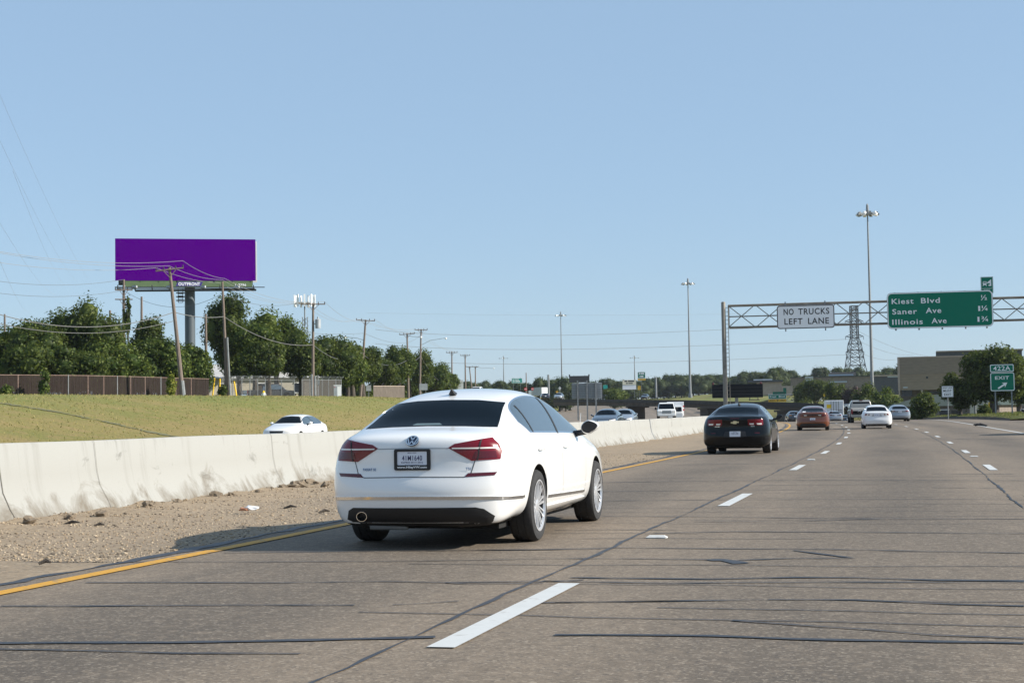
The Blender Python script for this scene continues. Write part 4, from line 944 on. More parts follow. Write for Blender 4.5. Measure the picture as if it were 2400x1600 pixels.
round_sign(1232, 911.5, 3.8, 400, 926, 'no_entry_sign', 'dark red do-not-enter sign at the far pole above the sedan roof')
round_sign(1248, 911, 3.4, 410, 926, 'no_entry_sign', 'bright red do-not-enter sign right of the dark red one')
post_sign(1459, 890, 1491, 901.5, 640, 930, 'notice_board', 'cream two-part notice board in front of the far trees', principled('cream', (.72, .68, .52), .6), (1463, 1487), None, [('=', .3, 0, .1, 'c', .7, .02), ('=', .22, 0, -.3, 'c', .5, .02)], cat='notice board')
post_sign(1459, 902, 1491, 912.5, 640, 930, 'notice_board', 'white lower board hung under the cream board', m_signw, (1463, 1487), cat='notice board')
post_sign(1494.5, 871.5, 1512.5, 886, 560, 915, 'guide_sign', 'tall far green sign right of the cream board', m_green, (1503,), m_signw, [('=', .22, 0, .12, 'c', .7, .02), ('=', .22, 0, -.3, 'c', .5, .02)])
post_sign(1494.5, 886.5, 1513, 891, 560, 915, 'exit_only_sign', 'orange strip under the tall far green sign', m_signorg, ())
post_sign(1495, 904, 1502, 913.5, 560, 930, 'warning_sign', 'small square orange sign below the tall far green sign', m_signorg, (1498,))
post_sign(1414, 902, 1424, 911, 480, 930, 'guide_sign', 'small green sign right of the grey ribbed sign back', principled('teal_sign', (.0, .30, .25), .5), (1419,))

# ------------------------------------------------------------------ buildings
m_tan = noisy('tan_brick', [(.3, (.215, .172, .125)), (.7, (.275, .222, .165))], 1.2, rough=.85, stretch=(.6, .6, 3), bump=.2)
m_tan2 = noisy('tan_brick_upper', [(.3, (.175, .143, .110)), (.7, (.225, .185, .145))], 1.2, rough=.85, stretch=(.6, .6, 3), bump=.2)
m_greyb = noisy('dark_cladding', [(.3, (.045, .05, .06)), (.7, (.065, .07, .08))], 2, rough=.7)
m_pale = noisy('pale_render', [(.3, (.33, .265, .22)), (.7, (.40, .33, .28))], 1, rough=.85)
m_brownb = noisy('brown_brick', [(.3, (.17, .14, .12)), (.7, (.23, .19, .16))], 1.5, rough=.9)
m_roofg = noisy('green_shingle', [(.3, (.026, .042, .034)), (.7, (.044, .064, .052))], 4, rough=.9)
m_roofw = noisy('white_shingle', [(.3, (.36, .36, .36)), (.7, (.46, .46, .45))], 3, rough=.8)
m_cream = noisy('cream_siding', [(.3, (.45, .41, .33)), (.7, (.52, .48, .40))], 2, rough=.8)
m_win = principled('window_dark', (.02, .025, .035), .1)
def slab(e, px0, y0, px1, y1, d, dep, name, mat, c):
    """a block whose front face spans the two photo corners at depth d"""
    cc, rr_, w, h, n = two_corner(px0, y0, px1, y1, d); T = frame_T(cc-c, rr_); mb = MB(); mb.prism([(-w/2, -h/2), (w/2, -h/2), (w/2, h/2), (-w/2, h/2)], -dep, 0, T); return mb.build(name, mat, e), T, w, h
c = at(2190, 945, 330); e = empty('office_building', c, label='big blank tan brick building with a recessed ground floor behind the exit signs', cat='building')
wa, T, w, h = slab(e, 2104, 837, 2300, 912.5, 330, 25, 'wall', m_tan, c)
mb = MB(); mb.prism([(-w/2, -.02*h), (w/2, -.02*h), (w/2, h/2-.02), (-w/2, h/2-.02)], .002, .08, T); mb.build('upper_band', m_tan2, wa)
mb = MB(); mb.prism([(-w/2, -h/2), (-w/2+.45, -h/2), (-w/2+.45, h/2), (-w/2, h/2)], .002, .22, T); mb.prism([(-w/2, h/2), (w/2, h/2), (w/2, h/2+.25), (-w/2, h/2+.25)], -24.9, .2, T); mb.build('coping', m_pale, wa)
for k in range(3): y = -.25*h+.08*h*k; mb = MB(); mb.prism([(-w/2+.45, y), (w/2, y), (w/2, y+.05), (-w/2+.45, y+.05)], .001, .03, T); mb.build('brick_course', m_tan2, wa)
mb = MB(); mb.prism([(-.16*w, -.15*h), (-.135*w, -.15*h), (-.135*w, -.09*h), (-.16*w, -.09*h)], .003, .09, T); mb.build('window', m_win, e)
mb = MB(); mb.prism([(-.44*w, -.43*h), (-.385*w, -.43*h), (-.385*w, -.40*h), (-.44*w, -.40*h)], .003, .1, T); mb.build('name_plate', principled('sky_plate', (.5, .56, .62), .4), e)
slab(e, 2106, 912.5, 2300, 945, 333.5, 20, 'ground_floor', m_brownb, c)
for px in (2108, 2161, 2215): slab(e, px-1.5, 912.5, px+1.5, 932, 330.4, .3, 'pillar', m_pale, c)
slab(e, 2114, 914, 2138, 928, 333.2, .2, 'window', m_win, c); slab(e, 2170, 917, 2205, 922, 333.2, .2, 'window', m_win, c)
c = at(2300, 945, 380); e = empty('office_tower', c, label='long dark flat-roofed block rising behind the tan building', cat='building')
slab(e, 2195, 821.5, 2397, 945, 380, 30, 'wall', m_greyb, c); slab(e, 2194, 819.5, 2398, 822, 379.8, 30.5, 'parapet', m_pale, c)
for k in range(3): slab(e, 2205, 832+9*k, 2392, 834.5+9*k, 379.9, .15, 'window', m_win, c)
c = at(1950, 915, 520); e = empty('low_building', c, label='long low brown brick building under the trees left of the mast', cat='building')
slab(e, 1853, 883, 2050, 915, 520, 30, 'wall', m_brownb, c); slab(e, 1851, 881.5, 2052, 883.2, 519.6, 31, 'roof', m_roofg, c)
slab(e, 1887, 882, 1906, 893, 519.5, .3, 'sign_panel', principled('grey_panel', (.38, .4, .42), .5), c); slab(e, 1942, 872, 2006, 881.5, 530, 15, 'roof_block', m_brownb, c); slab(e, 1942, 877, 2000, 880, 529.7, .2, 'window', principled('sky_glass', (.35, .42, .5), .2), c); slab(e, 1944, 893, 1985, 896, 519.5, .2, 'window', principled('sky_glass', (.35, .42, .5), .2), c)
c = at(2085, 915, 480); e = empty('low_building', c, label='dark low warehouse between the mast and the tan building', cat='building')
slab(e, 2040, 881, 2106, 925, 480, 20, 'wall', m_greyb, c); slab(e, 2039, 878.5, 2107, 881.5, 479.6, 20.5, 'roof', m_pale, c); slab(e, 2080, 880, 2106, 884, 479.3, .2, 'window', principled('sky_glass', (.35, .42, .5), .2), c)
c = at(1800, 925, 470); e = empty('low_building', c, label='small pale pink block beside the black message board', cat='building')
slab(e, 1773, 895, 1832, 925, 470, 12, 'wall', m_pale, c); slab(e, 1832, 904, 1858, 927, 468, 10, 'side_wall', m_pale, c); slab(e, 1752, 890.5, 1835, 895.2, 469.5, 13, 'roof', m_greyb, c); slab(e, 1766, 888.5, 1810, 890.5, 471, 8, 'roof_edge', m_signw, c)
def house(c, rz, L, W, hw, hr, wall, roof, label, nwin=3, over=.5):
    e = empty('house', c, rz, label, 'house'); mb = MB(); mb.prism([(-L/2, -W/2), (L/2, -W/2), (L/2, W/2), (-L/2, W/2)], -.5, hw); mb.build('wall', wall, e)
    a, b_ = L/2+over, W/2+over; q = L/2-W*.35; mb = MB(); mb.add([(-a, -b_, hw), (a, -b_, hw), (a, b_, hw), (-a, b_, hw), (-q, 0, hw+hr), (q, 0, hw+hr)], [(0, 1, 5, 4), (1, 2, 5), (2, 3, 4, 5), (3, 0, 4), (3, 2, 1, 0)]); mb.build('roof', roof, e)
    for k in range(nwin):
        x = -L/2+L*(k+.5)/nwin; mb = MB(); mb.box((x, -W/2-.02, hw*.55), (1.3, .08, 1.2)); o = mb.build('window', m_win, e)
        mb = MB(); mb.box((x, -W/2-.05, hw*.55+.66), (1.5, .12, .1)); mb.box((x, -W/2-.05, hw*.55-.66), (1.5, .12, .1)); mb.build('frame', m_signw, o)
    mb = MB(); mb.box((L*.1, -W/2-.03, 1.0), (1.0, .1, 2.0)); mb.build('door', m_bark, e); return e
def ang(p): return math.atan2(p[1], p[0])-PI/2
def tzp(px, d):
    p = at(px, 930, d); p.z = tz(p.x, p.y); return p
p = tzp(560, 212); house(p, ang(p)+.12, 20, 9, 3.0, 2.0, m_cream, m_roofw, 'white roofed cream house behind the chain-link fence and black pickup', 4)
p = tzp(640, 216); house(p, ang(p)-.1, 7, 7, 2.7, 2.2, m_cream, m_roofw, 'smaller cream house with a white hip roof behind the thick tree trunk', 2)
p = tzp(2130, 255); p.z -= 1.9; house(p, ang(p)+.5, 11, 8, 2.5, 2.3, m_brownb, m_roofg, 'green roofed house below the tan building, left of the round bush', 3)
p = tzp(2240, 215); p.z -= .6; house(p, ang(p)-.35, 15, 9, 2.6, 1.6, m_brownb, m_roofg, 'low shaded brown house with a bright end wall under the big tree', 3)
p = tzp(2283, 207); mb = MB(); mb.box((0, 0, 1.1), (1.2, .3, 2.9)); mb.box((1.75, .3, .95), (1.3, .3, 2.5)); mb.box((2.9, .2, .35), (.9, .3, 1.0)); o = mb.build('garden_wall', m_cream); o.location = p; o.rotation_euler.z = ang(p); tag(o, 'sunlit stepped cream wall under the big tree beside the lane sign', 'wall')
p = tzp(2392, 235); house(p, ang(p), 12, 8, 2.6, 2.2, m_brownb, m_roofg, 'green roofed house at the right edge behind the exit sign posts', 2)
# far traffic-level lamp post and bollard beneath the big tree
for px, y0, y1, m, lab in ((2286, 942, 975, m_galv, 'short grey post standing before the sunlit cream wall'), (2320, 944, 975, m_signyel, 'short yellow-topped marker post under the big tree')):
    b = at(px, y1, 175); t = at(px, y0, 175); mb = MB(); mb.lathe([(.12, -.3), (.11, (t.z-b.z)*.6), (.13, (t.z-b.z)*.62), (.13, t.z-b.z), (0, t.z-b.z+.05)], n=10); o = mb.build('marker_post', m); o.location = b; tag(o, lab, 'post')

# ------------------------------------------------------------------ fences on the bank
m_slat = noisy('brown_slats', [(.3, (.024, .018, .016)), (.7, (.042, .032, .028))], 2.2, rough=.9, stretch=(6, 6, .5), spec=.1)
m_rail = noisy('rusty_rail', [(.3, (.16, .10, .08)), (.7, (.24, .17, .14))], 4, rough=.7, metal=.2)
F0 = [at(-25, 944, 124), at(42, 943, 126), at(102, 941, 128), at(160, 940, 130), at(206, 939.5, 132), at(243, 939, 134), at(275, 937.5, 136), at(306, 936.5, 138), at(340, 935, 141), at(377, 934.5, 144), at(412, 934, 147), at(448, 932, 150), at(490, 930.5, 154)]
for p in F0: p.z = tz(p.x, p.y)
e = empty('slat_fence', F0[0], label='long brown slatted chain-link fence along the top of the grass bank', cat='fence')
hf = 1.92
for i, (a, b) in enumerate(zip(F0[:-1], F0[1:])):
    A, Bq = a-F0[0], b-F0[0]; L = (b-a).length; nn = int(L/.09); mb = MB(); dr = (Bq-A)/nn; nrm = Vector((-dr.y, dr.x, 0)).normalized()
    for k in range(nn):
        q0, q1 = A+dr*k, A+dr*(k+.8); j = nrm*random.uniform(-.012, .012); z0, z1 = Vector((0, 0, .03)), Vector((0, 0, hf-.05+random.uniform(-.02, .02)))
        mb.add([q0+j+z0, q1+j+z0, q1+j+z1, q0+j+z1, q0+j+nrm*.012+z0, q1+j+nrm*.012+z0, q1+j+nrm*.012+z1, q0+j+nrm*.012+z1], [(0, 1, 2, 3), (7, 6, 5, 4), (0, 3, 7, 4), (1, 5, 6, 2)])
    mb.build('slat_panel', m_slat, e)
    mb = MB(); mb.tube([A+Vector((0, 0, hf)), Bq+Vector((0, 0, hf))], .035, 6); mb.build('top_rail', m_rail, e)
    mb = MB(); mb.tube([A+Vector((0, 0, -.3)), A+Vector((0, 0, hf+.04))], .05, 8); mb.build('post', m_rail if i % 3 else m_galv, e)
def meshmat(name, col, op, sc):
    m = principled(name, col, .6, .3); nt = m.node_tree; b = nt.nodes['Principled BSDF']; uv = node(nt, 'ShaderNodeTexCoord').outputs['Object']
    mp = node(nt, 'ShaderNodeMapping'); mp.inputs['Rotation'].default_value = (0, .785, 0); mp.inputs['Scale'].default_value = (sc, sc, sc); nt.links.new(uv, mp.inputs[0])
    sp = node(nt, 'ShaderNodeSeparateXYZ'); nt.links.new(mp.outputs[0], sp.inputs[0])
    a = math_(nt, 'LESS_THAN', math_(nt, 'FRACT', sp.outputs[0]), op); c = math_(nt, 'LESS_THAN', math_(nt, 'FRACT', sp.outputs[2]), op)
    nt.links.new(math_(nt, 'MAXIMUM', a, c), b.inputs['Alpha']); return m
m_link = meshmat('chain_link', (.09, .095, .10), .11, 10)
def link_fence(name, pts, h, label, barbed=False, mat=None):
    for p in pts: p.z = tz(p.x, p.y)
    e = empty(name, pts[0], label=label, cat='fence')
    for i, (a, b) in enumerate(zip(pts[:-1], pts[1:])):
        A, Bq = a-pts[0], b-pts[0]; nrm = Vector((-(Bq-A).y, (Bq-A).x, 0)).normalized()*.01; mb = MB(); mb.add([A+Vector((0, 0, .03)), Bq+Vector((0, 0, .03)), Bq+Vector((0, 0, h)), A+Vector((0, 0, h))], [(0, 1, 2, 3)]); mb.build('mesh_panel', mat or m_link, e)
        mb = MB(); mb.tube([A+Vector((0, 0, h)), Bq+Vector((0, 0, h))], .03, 6); mb.build('top_rail', m_galv, e)
    for a in pts:
        A = a-pts[0]; mb = MB(); P_ = [A+Vector((0, 0, -.3)), A+Vector((0, 0, h+.05))]
        if barbed: fr = facing(a); P_ += [A+Vector((0, 0, h+.25))+fr*.1, A+Vector((0, 0, h+.42))+fr*.35]
        mb.tube(P_, .045, 6); mb.build('post', m_galv, e)
    if barbed:
        mb = MB()
        for k in range(3): mb.tube([a-pts[0]+Vector((0, 0, h+.15+.12*k))+facing(a)*(.05+.13*k) for a in pts], .012, 4)
        mb.build('barbed_wire', m_galv, e)
    return e
link_fence('chain_link_fence', [at(x, 925, d) for x, d in ((520, 172), (545, 173), (567, 174), (586, 175), (604, 176), (622, 178), (660, 181), (690, 184))], 2.2, 'grey chain-link fence with angled barbed-wire arms before the cream houses', True)
link_fence('chain_link_fence', [at(x, 925, d) for x, d in ((708, 186), (726, 187), (741, 188), (755, 189), (770, 190), (787, 191), (800, 193))], 2.3, 'dark screened chain-link fence behind the white utility cabinet', True, meshmat('screened_link', (.06, .055, .05), .62, 24))
m_board = noisy('grey_boards', [(.3, (.085, .07, .057)), (.7, (.17, .14, .115))], 2.5, rough=.85, stretch=(6, 6, .5))
pts = [at(x, 925, d) for x, d in ((875, 236), (895, 238), (915, 240), (935, 242), (948, 243))]
for p in pts: p.z = tz(p.x, p.y)
e = empty('board_fence', pts[0], label='tan board fence topped with barbed wire left of the lamp poles', cat='fence')
for a, b in zip(pts[:-1], pts[1:]):
    A, Bq = a-pts[0], b-pts[0]; nn = 8; dr = (Bq-A)/nn; mb = MB()
    for k in range(nn): q = A+dr*(k+.5); mb.box(q+Vector((0, 0, 1.0+random.uniform(-.03, .03))), (dr.length*.9, .05, 2.0), Matrix.Rotation(math.atan2(dr.y, dr.x), 3, 'Z'))
    mb.build('board_panel', m_board, e); mb = MB(); mb.box((A+Bq)/2+Vector((0, 0, 2.06)), ((Bq-A).length, .12, .1), Matrix.Rotation(math.atan2(dr.y, dr.x), 3, 'Z')); mb.build('top_rail', m_pale, e)
    mb = MB(); mb.tube([A+Vector((0, 0, 2)), A+Vector((0, 0, 2.3)), A+facing(a)*.3+Vector((0, 0, 2.55))], .03, 5); mb.build('arm', m_galv, e)

# ------------------------------------------------------------------ small things on the bank
def fp(px, py, d):
    p = at(px, py, d); p.z = tz(p.x, p.y); return p
p = fp(618, 929, 165); e = empty('fire_hydrant', p, label='white fire hydrant with a yellow cap on the grass before the thick tree', cat='fire hydrant')
mb = MB(); mb.lathe([(.2, -.1), (.2, .05), (.14, .08), (.14, .5), (.17, .52), (.17, .58), (.0, .6)], n=14); mb.tube([(-.26, 0, .4), (.26, 0, .4)], .07, 8); mb.build('barrel', m_signw, e, smooth=True)
mb = MB(); mb.lathe([(.16, .58), (.13, .72), (.05, .78), (.05, .84), (0, .84)], n=14); mb.build('bonnet', m_signyel, e, smooth=True)
for x, y, tx, ty, lab in ((497, 928, 503, 880, 'thick leaning yellow guy marker right of the billboard column'), (514, 927, 516, 881, 'thin upright yellow guy marker beside the leaning one'), (556, 915, 549, 876, 'short yellow guy marker right of the conduit pole')):
    d = 158; b = fp(x, y, d); t = b+Vector((0, 0, (y-ty)*d/FPX))+facing(b)*((tx-x)*d/FPX); mb = MB(); mb.tube([Vector((0, 0, -.2)), t-b], .075, 8); mb.lathe([(.09, 0), (.0, .06)], c=t-b, n=8); o = mb.build('guy_marker', m_signyel, smooth=True); o.location = b; tag(o, lab, 'guy marker')
p = fp(791, 926, 183); e = empty('utility_cabinet', p, ang(p), 'tall white utility cabinet on the bank before the screened fence', 'utility cabinet'); mb = MB(); mb.box((0, 0, .72), (.85, .7, 1.5)); mb.box((0, 0, 1.5), (.92, .78, .08)); mb.build('body', m_signw, e, bevel=.02); mb = MB(); mb.box((-.2, -.36, .72), (.38, .03, 1.3)); mb.build('door', m_alu, e); mb = MB(); mb.box((-.3, -.38, 1.3), (.1, .02, .1)); mb.build('warning_label', m_red, e)
p = fp(731, 925, 176); mb = MB(); mb.tube([(0, 0, -.3), (0, 0, 2.7)], .11, 8); mb.tube([(.35, 0, -.3), (.35, 0, 2.5)], .1, 8); mb.box((.75, .0, 1.75), (.25, .15, .5)); mb.tube([(.7, .08, 0), (.7, .08, 2.6)], .05, 6); o = mb.build('conduit_riser', m_galv, smooth=True); o.location = p; o.rotation_euler.z = ang(p); tag(o, 'pair of grey conduit risers with a meter box at the transformer pole', 'conduit')

# ------------------------------------------------------------------ trees
LEAF_A = leaf_material('leaves_dark', (.018, .032, .008), (.036, .058, .013), (.115, .142, .034))
LEAF_B = leaf_material('leaves_mid', (.022, .042, .009), (.048, .078, .016), (.15, .185, .042))
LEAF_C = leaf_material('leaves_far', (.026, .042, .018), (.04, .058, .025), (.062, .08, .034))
LEAF_P = leaf_material('leaves_plum', (.05, .04, .04), (.075, .052, .057), (.11, .075, .085))
def crown_mesh(name, W, D, H, nl, leaf, lobes, seed, core=.62, ragged=.25, flat=.0):
    rg = np.random.default_rng(seed); C = []; R = []
    for k in range(lobes):
        a = rg.uniform(0, 2*PI); u = rg.uniform(-1, 1)*.85; rad = math.sqrt(max(0, 1-u*u))*rg.uniform(.35, .75)
        C.append((W/2*rad*math.cos(a), D/2*rad*math.sin(a), H/2+H/2*u*.72)); r = rg.uniform(.22, .40)
        R.append((W/2*r*1.35, D/2*r*1.35, H/2*r*1.25))
    C.append((0, 0, H*.45)); R.append((W*.30, D*.30, H*.36)); C = np.array(C); R = np.array(R)
    vol = R.prod(1)**(2/3); pick = rg.choice(len(C), nl, p=vol/vol.sum())
    d = rg.normal(size=(nl, 3)); d /= np.linalg.norm(d, axis=1)[:, None]
    rr = rg.uniform(.72, 1.05, nl)+(rg.random(nl) < .12)*rg.uniform(0, ragged*1.4, nl)
    Pc = C[pick]+d*R[pick]*rr[:, None]
    nrm = d*.8+rg.normal(size=(nl, 3))*.55+np.array([0, 0, .35]); nrm /= np.linalg.norm(nrm, axis=1)[:, None]
    t = np.cross(nrm, rg.normal(size=(nl, 3))); t /= np.linalg.norm(t, axis=1)[:, None]; b = np.cross(nrm, t)
    s = leaf*rg.uniform(.5, 1.25, nl)[:, None]
    V = np.stack([Pc-t*s*.5, Pc+b*s*.32+nrm*s*.1, Pc+t*s*.5, Pc-b*s*.32+nrm*s*.1], 1).reshape(-1, 3)
    F = np.arange(4*nl).reshape(-1, 4)
    bm = bmesh.new()
    for c, r in zip(C, R):
        g = bmesh.ops.create_icosphere(bm, subdivisions=2, radius=1)
        for v in g['verts']: v.co = Vector((c[0]+v.co.x*r[0]*core, c[1]+v.co.y*r[1]*core, c[2]+v.co.z*r[2]*core))
    cv = np.array([v.co for v in bm.verts]); bm.verts.index_update(); cf = np.array([[v.index for v in f.verts] for f in bm.faces]); bm.free()
    cv += rg.normal(size=cv.shape)*.08*min(W, H)/6
    me = bpy.data.meshes.new(name); n0 = len(V); me.vertices.add(n0+len(cv)); me.vertices.foreach_set('co', np.concatenate([V, cv]).ravel())
    li = np.concatenate([F.ravel(), (cf+n0).ravel()]); me.loops.add(len(li)); me.loops.foreach_set('vertex_index', li)
    me.polygons.add(len(F)+len(cf)); me.polygons.foreach_set('loop_start', np.concatenate([np.arange(0, 4*len(F), 4), 4*len(F)+np.arange(0, 3*len(cf), 3)])); me.update(); me.validate(); return me
def trunk_mesh(name, h, top, r, W, seed):
    rg = random.Random(seed); mb = MB(); mb.tube([(0, 0, -.4), (.05, 0, h*.5), (.0, .05, h), (rg.uniform(-.3, .3), 0, top)], [r*1.35, r, r*.85, r*.35], 9)
    for k in range(5):
        a = 2*PI*k/5+rg.uniform(-.4, .4); q = W*.3; mb.tube([(0, 0, h*.85), (q*.45*math.cos(a), q*.45*math.sin(a), h+(top-h)*.4), (q*math.cos(a), q*math.sin(a), h+(top-h)*.8)], [r*.55, r*.4, r*.15], 6)
    return mb.mesh(name, True)
def tree(px, ytop, yb, wpx, d, label, mat=LEAF_A, nl=3600, leaf=.42, lobes=13, seed=1, trunk=.28, crown_low=None, cat='tree', name='tree', group=None, zb=None, deep=1.):
    """crown reaching photo row ytop, as wide as wpx, its crown bottom at row crown_low"""
    g = at(px, yb, d); z0 = tz(g.x, g.y) if zb is None else zb; zt = at(px, ytop, d).z; zl = at(px, crown_low, d).z if crown_low else z0+.2
    W = wpx*d/FPX; H = zt-zl; e = empty(name, (g.x, g.y, z0), label=label, cat=cat, group=group)
    me = crown_mesh('crown', W*1.06, W*deep, H*1.02, nl, leaf, lobes, seed); o = link_mesh('crown', me, mat, e); o.location = (0, 0, zl-z0)
    tm = trunk_mesh('trunk', max(.3, zl-z0), zl-z0+H*.75, trunk, W, seed); link_mesh('trunk', tm, m_bark, e); return e
for k, (px, yt, w, d, cl, lab, mat) in enumerate((
    (18, 748, 120, 150, 900, 'dark bushy tree at the far left edge above the brown fence', LEAF_A), (88, 738, 130, 146, 905, 'low wide dark tree second from the left edge', LEAF_A), (160, 728, 120, 152, 905, 'broad dark tree left of the tallest left-hand crown', LEAF_A),
    (222, 700, 130, 150, 900, 'tallest ragged dark tree of the left clump', LEAF_A), (62, 800, 130, 141, 915, 'low dense tree close behind the fence near the left edge', LEAF_A), (170, 800, 140, 143, 915, 'low dense tree close behind the fence left of the pole shadow', LEAF_A), (262, 790, 120, 148, 918, 'low dense tree close behind the fence under the vine-wrapped pole', LEAF_B),
    (350, 742, 88, 158, 900, 'vine-covered tree directly left of the leaning pole', LEAF_A), (375, 800, 110, 153, 918, 'bright green tree behind the leaning pole', LEAF_B), (452, 806, 84, 158, 915, 'rounded vine-covered tree below the billboard column', LEAF_B), (310, 830, 90, 150, 918, 'small tree filling the gap left of the bright green one', LEAF_B))):
    tree(px, yt, 925, w*1.12, d, lab, mat, 9500, .30, 24, 20+k, .3, cl+14)
for k, (px, yt, w, d, cl, lab, mat) in enumerate((
    (531, 688, 92, 190, 850, 'tall narrow tree behind the conduit pole right of the billboard', LEAF_A), (598, 757, 100, 186, 872, 'tree with a pale sunlit top right of the conduit pole', LEAF_B), (648, 722, 128, 196, 880, 'tall round-topped tree between the conduit pole and cell tower', LEAF_B), (628, 800, 100, 180, 880, 'spreading tree on a thick dark trunk behind the hydrant', LEAF_A), (706, 772, 110, 192, 885, 'dense tree around the transformer pole', LEAF_A),
    (782, 784, 130, 200, 895, 'broad tree above the white utility cabinet', LEAF_A), (850, 808, 96, 228, 890, 'tree behind the leaning lamp pole', LEAF_A), (826, 824, 70, 205, 905, 'low tree just left of the leaning lamp pole', LEAF_B), (900, 836, 80, 245, 905, 'shorter tree above the tan board fence', LEAF_A),
    (936, 805, 62, 262, 905, 'upright tree left of the long lamp-arm pole', LEAF_B), (985, 820, 70, 290, 912, 'tree behind the long lamp-arm pole', LEAF_A), (1018, 846, 64, 310, 915, 'rounded tree right of the long lamp-arm pole', LEAF_B), (1048, 872, 52, 330, 915, 'low tree beside the white sign back', LEAF_B))):
    tree(px, yt, 922, w*1.12, d, lab, mat, 8500, .36, 22, 60+k, .34, cl+2)
for k, px in enumerate((560, 672, 745, 815, 880, 960)):
    tree(px, (800, 790, 806, 812, 838, 832)[k], 922, (90, 100, 96, 92, 88, 72)[k], (204, 212, 222, 238, 262, 290)[k], ('tree filling the belt just right of the conduit pole', 'tree filling the belt left of the transformer pole', 'tree filling the belt right of the transformer pole', 'tree filling the belt before the leaning lamp pole', 'tree filling the belt above the board fence end', 'tree filling the belt between the two lamp poles')[k], (LEAF_B, LEAF_A)[k % 2], 6500, .38, 20, 440+k, .3, 885)
for k, px in enumerate(range(655, 1060, 38)):
    tree(px, 862+.05*(px-655)+6*(k % 3), 920, 62, 232+.42*(px-655)*.55, 'dark undergrowth tree in the shade behind the bank trees', LEAF_A, 4200, .42, 16, 400+k, .2, 956, group='undergrowth trees behind the bank trees')
# shrubs along the bank fence
tree(404, 872, 930, 32, 141, 'small yellow-green bush growing through the brown fence by the leaning pole', leaf_material('leaves_yellow', (.09, .12, .02), (.16, .19, .03), (.28, .27, .05)), 900, .22, 7, 90, .05, 930, 'bush', 'bush')
tree(524, 902, 928, 34, 157, 'low bright weedy bush at the conduit pole foot', LEAF_B, 700, .2, 6, 91, .04, 929, 'bush', 'bush')
tree(105, 866, 940, 40, 126, 'thin young sapling standing before the brown fence', LEAF_B, 260, .24, 8, 92, .04, 934, 'sapling', 'sapling')
tree(8, 898, 944, 40, 121, 'pale bush before the brown fence at the left edge', LEAF_B, 600, .22, 7, 93, .04, 945, 'bush', 'bush')
tree(300, 690, 800, 22, 166, 'thin trail of vine climbing over the vine-wrapped pole', m_vine, 420, .34, 7, 94, .08, 790, 'vine', 'vine')
# right side
tree(2330, 813, 975, 150, 168, 'big dark spreading tree behind the exit sign', LEAF_A, 16000, .34, 30, 101, .5, 946)
tree(2250, 872, 972, 84, 172, 'dark lower tree between the lane sign and the big tree', LEAF_A, 6000, .32, 18, 102, .25, 962)
tree(2388, 835, 975, 80, 185, 'dark tree at the right edge behind the big one', LEAF_A, 6500, .34, 18, 103, .3, 950)
tree(2168, 920, 966, 78, 190, 'round dark bush left of the lane sign', LEAF_A, 4200, .30, 14, 104, .1, 992, 'bush', 'bush')
tree(2312, 948, 976, 40, 165, 'small bush under the big tree', LEAF_A, 700, .26, 7, 105, .05, 975, 'bush', 'bush')
tree(2080, 893, 958, 74, 262, 'rounded olive bush right of the tallest mast foot', LEAF_B, 4600, .36, 16, 106, .15, 985, 'bush', 'bush')
tree(2036, 893, 958, 66, 290, 'dark bush behind the tallest mast foot', LEAF_A, 3800, .38, 15, 107, .15, 985, 'bush', 'bush')
tree(1998, 896, 955, 52, 300, 'plum-tinted flowering bush left of the tallest mast', LEAF_P, 3000, .36, 14, 108, .12, 980, 'bush', 'bush')
tree(1964, 892, 955, 70, 318, 'dark bush above the yellow diamond sign', LEAF_A, 3600, .38, 14, 109, .12, 978, 'bush', 'bush')
tree(1912, 887, 942, 74, 380, 'dense dark tree group left end, behind the far gantry', LEAF_A, 3800, .44, 15, 110, .2, 955)
tree(1874, 891, 940, 56, 390, 'dark rounded tree at the left end above the far gantry', LEAF_A, 3000, .44, 13, 111, .2, 955)
tree(1885, 928, 948, 38, 395, 'low yellow-green bush behind the far gantry truss', LEAF_B, 700, .4, 7, 112, .1, 948, 'bush', 'bush')
tree(1440, 908, 945, 72, 398, 'green bush beyond the overpass, right of the grey sign back', LEAF_B, 3600, .42, 14, 113, .15, 958, 'bush', 'bush')
# far trees: four crowns copied with their own size and turn
protos = []
for k in range(5):
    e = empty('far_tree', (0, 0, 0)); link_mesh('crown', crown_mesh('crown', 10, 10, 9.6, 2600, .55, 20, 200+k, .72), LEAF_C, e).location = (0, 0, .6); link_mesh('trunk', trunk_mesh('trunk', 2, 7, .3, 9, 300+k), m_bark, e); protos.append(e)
first = [True]*5
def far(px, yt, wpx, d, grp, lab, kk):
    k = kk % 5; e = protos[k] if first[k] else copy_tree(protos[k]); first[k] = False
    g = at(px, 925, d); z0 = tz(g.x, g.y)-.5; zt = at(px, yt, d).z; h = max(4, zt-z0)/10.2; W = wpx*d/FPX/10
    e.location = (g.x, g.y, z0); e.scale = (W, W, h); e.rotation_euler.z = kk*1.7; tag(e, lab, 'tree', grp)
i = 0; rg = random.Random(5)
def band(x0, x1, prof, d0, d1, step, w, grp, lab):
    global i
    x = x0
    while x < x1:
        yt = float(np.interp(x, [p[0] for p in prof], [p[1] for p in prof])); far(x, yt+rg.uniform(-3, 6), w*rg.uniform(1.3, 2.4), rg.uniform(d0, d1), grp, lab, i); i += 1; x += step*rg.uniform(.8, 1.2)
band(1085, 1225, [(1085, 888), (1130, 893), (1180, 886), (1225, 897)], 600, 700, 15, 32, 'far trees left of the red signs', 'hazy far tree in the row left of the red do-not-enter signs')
band(1235, 1345, [(1235, 897), (1270, 882), (1300, 876), (1345, 882)], 520, 600, 13, 32, 'far trees behind the third mast', 'far tree in the mound of trees behind the third lamp mast')
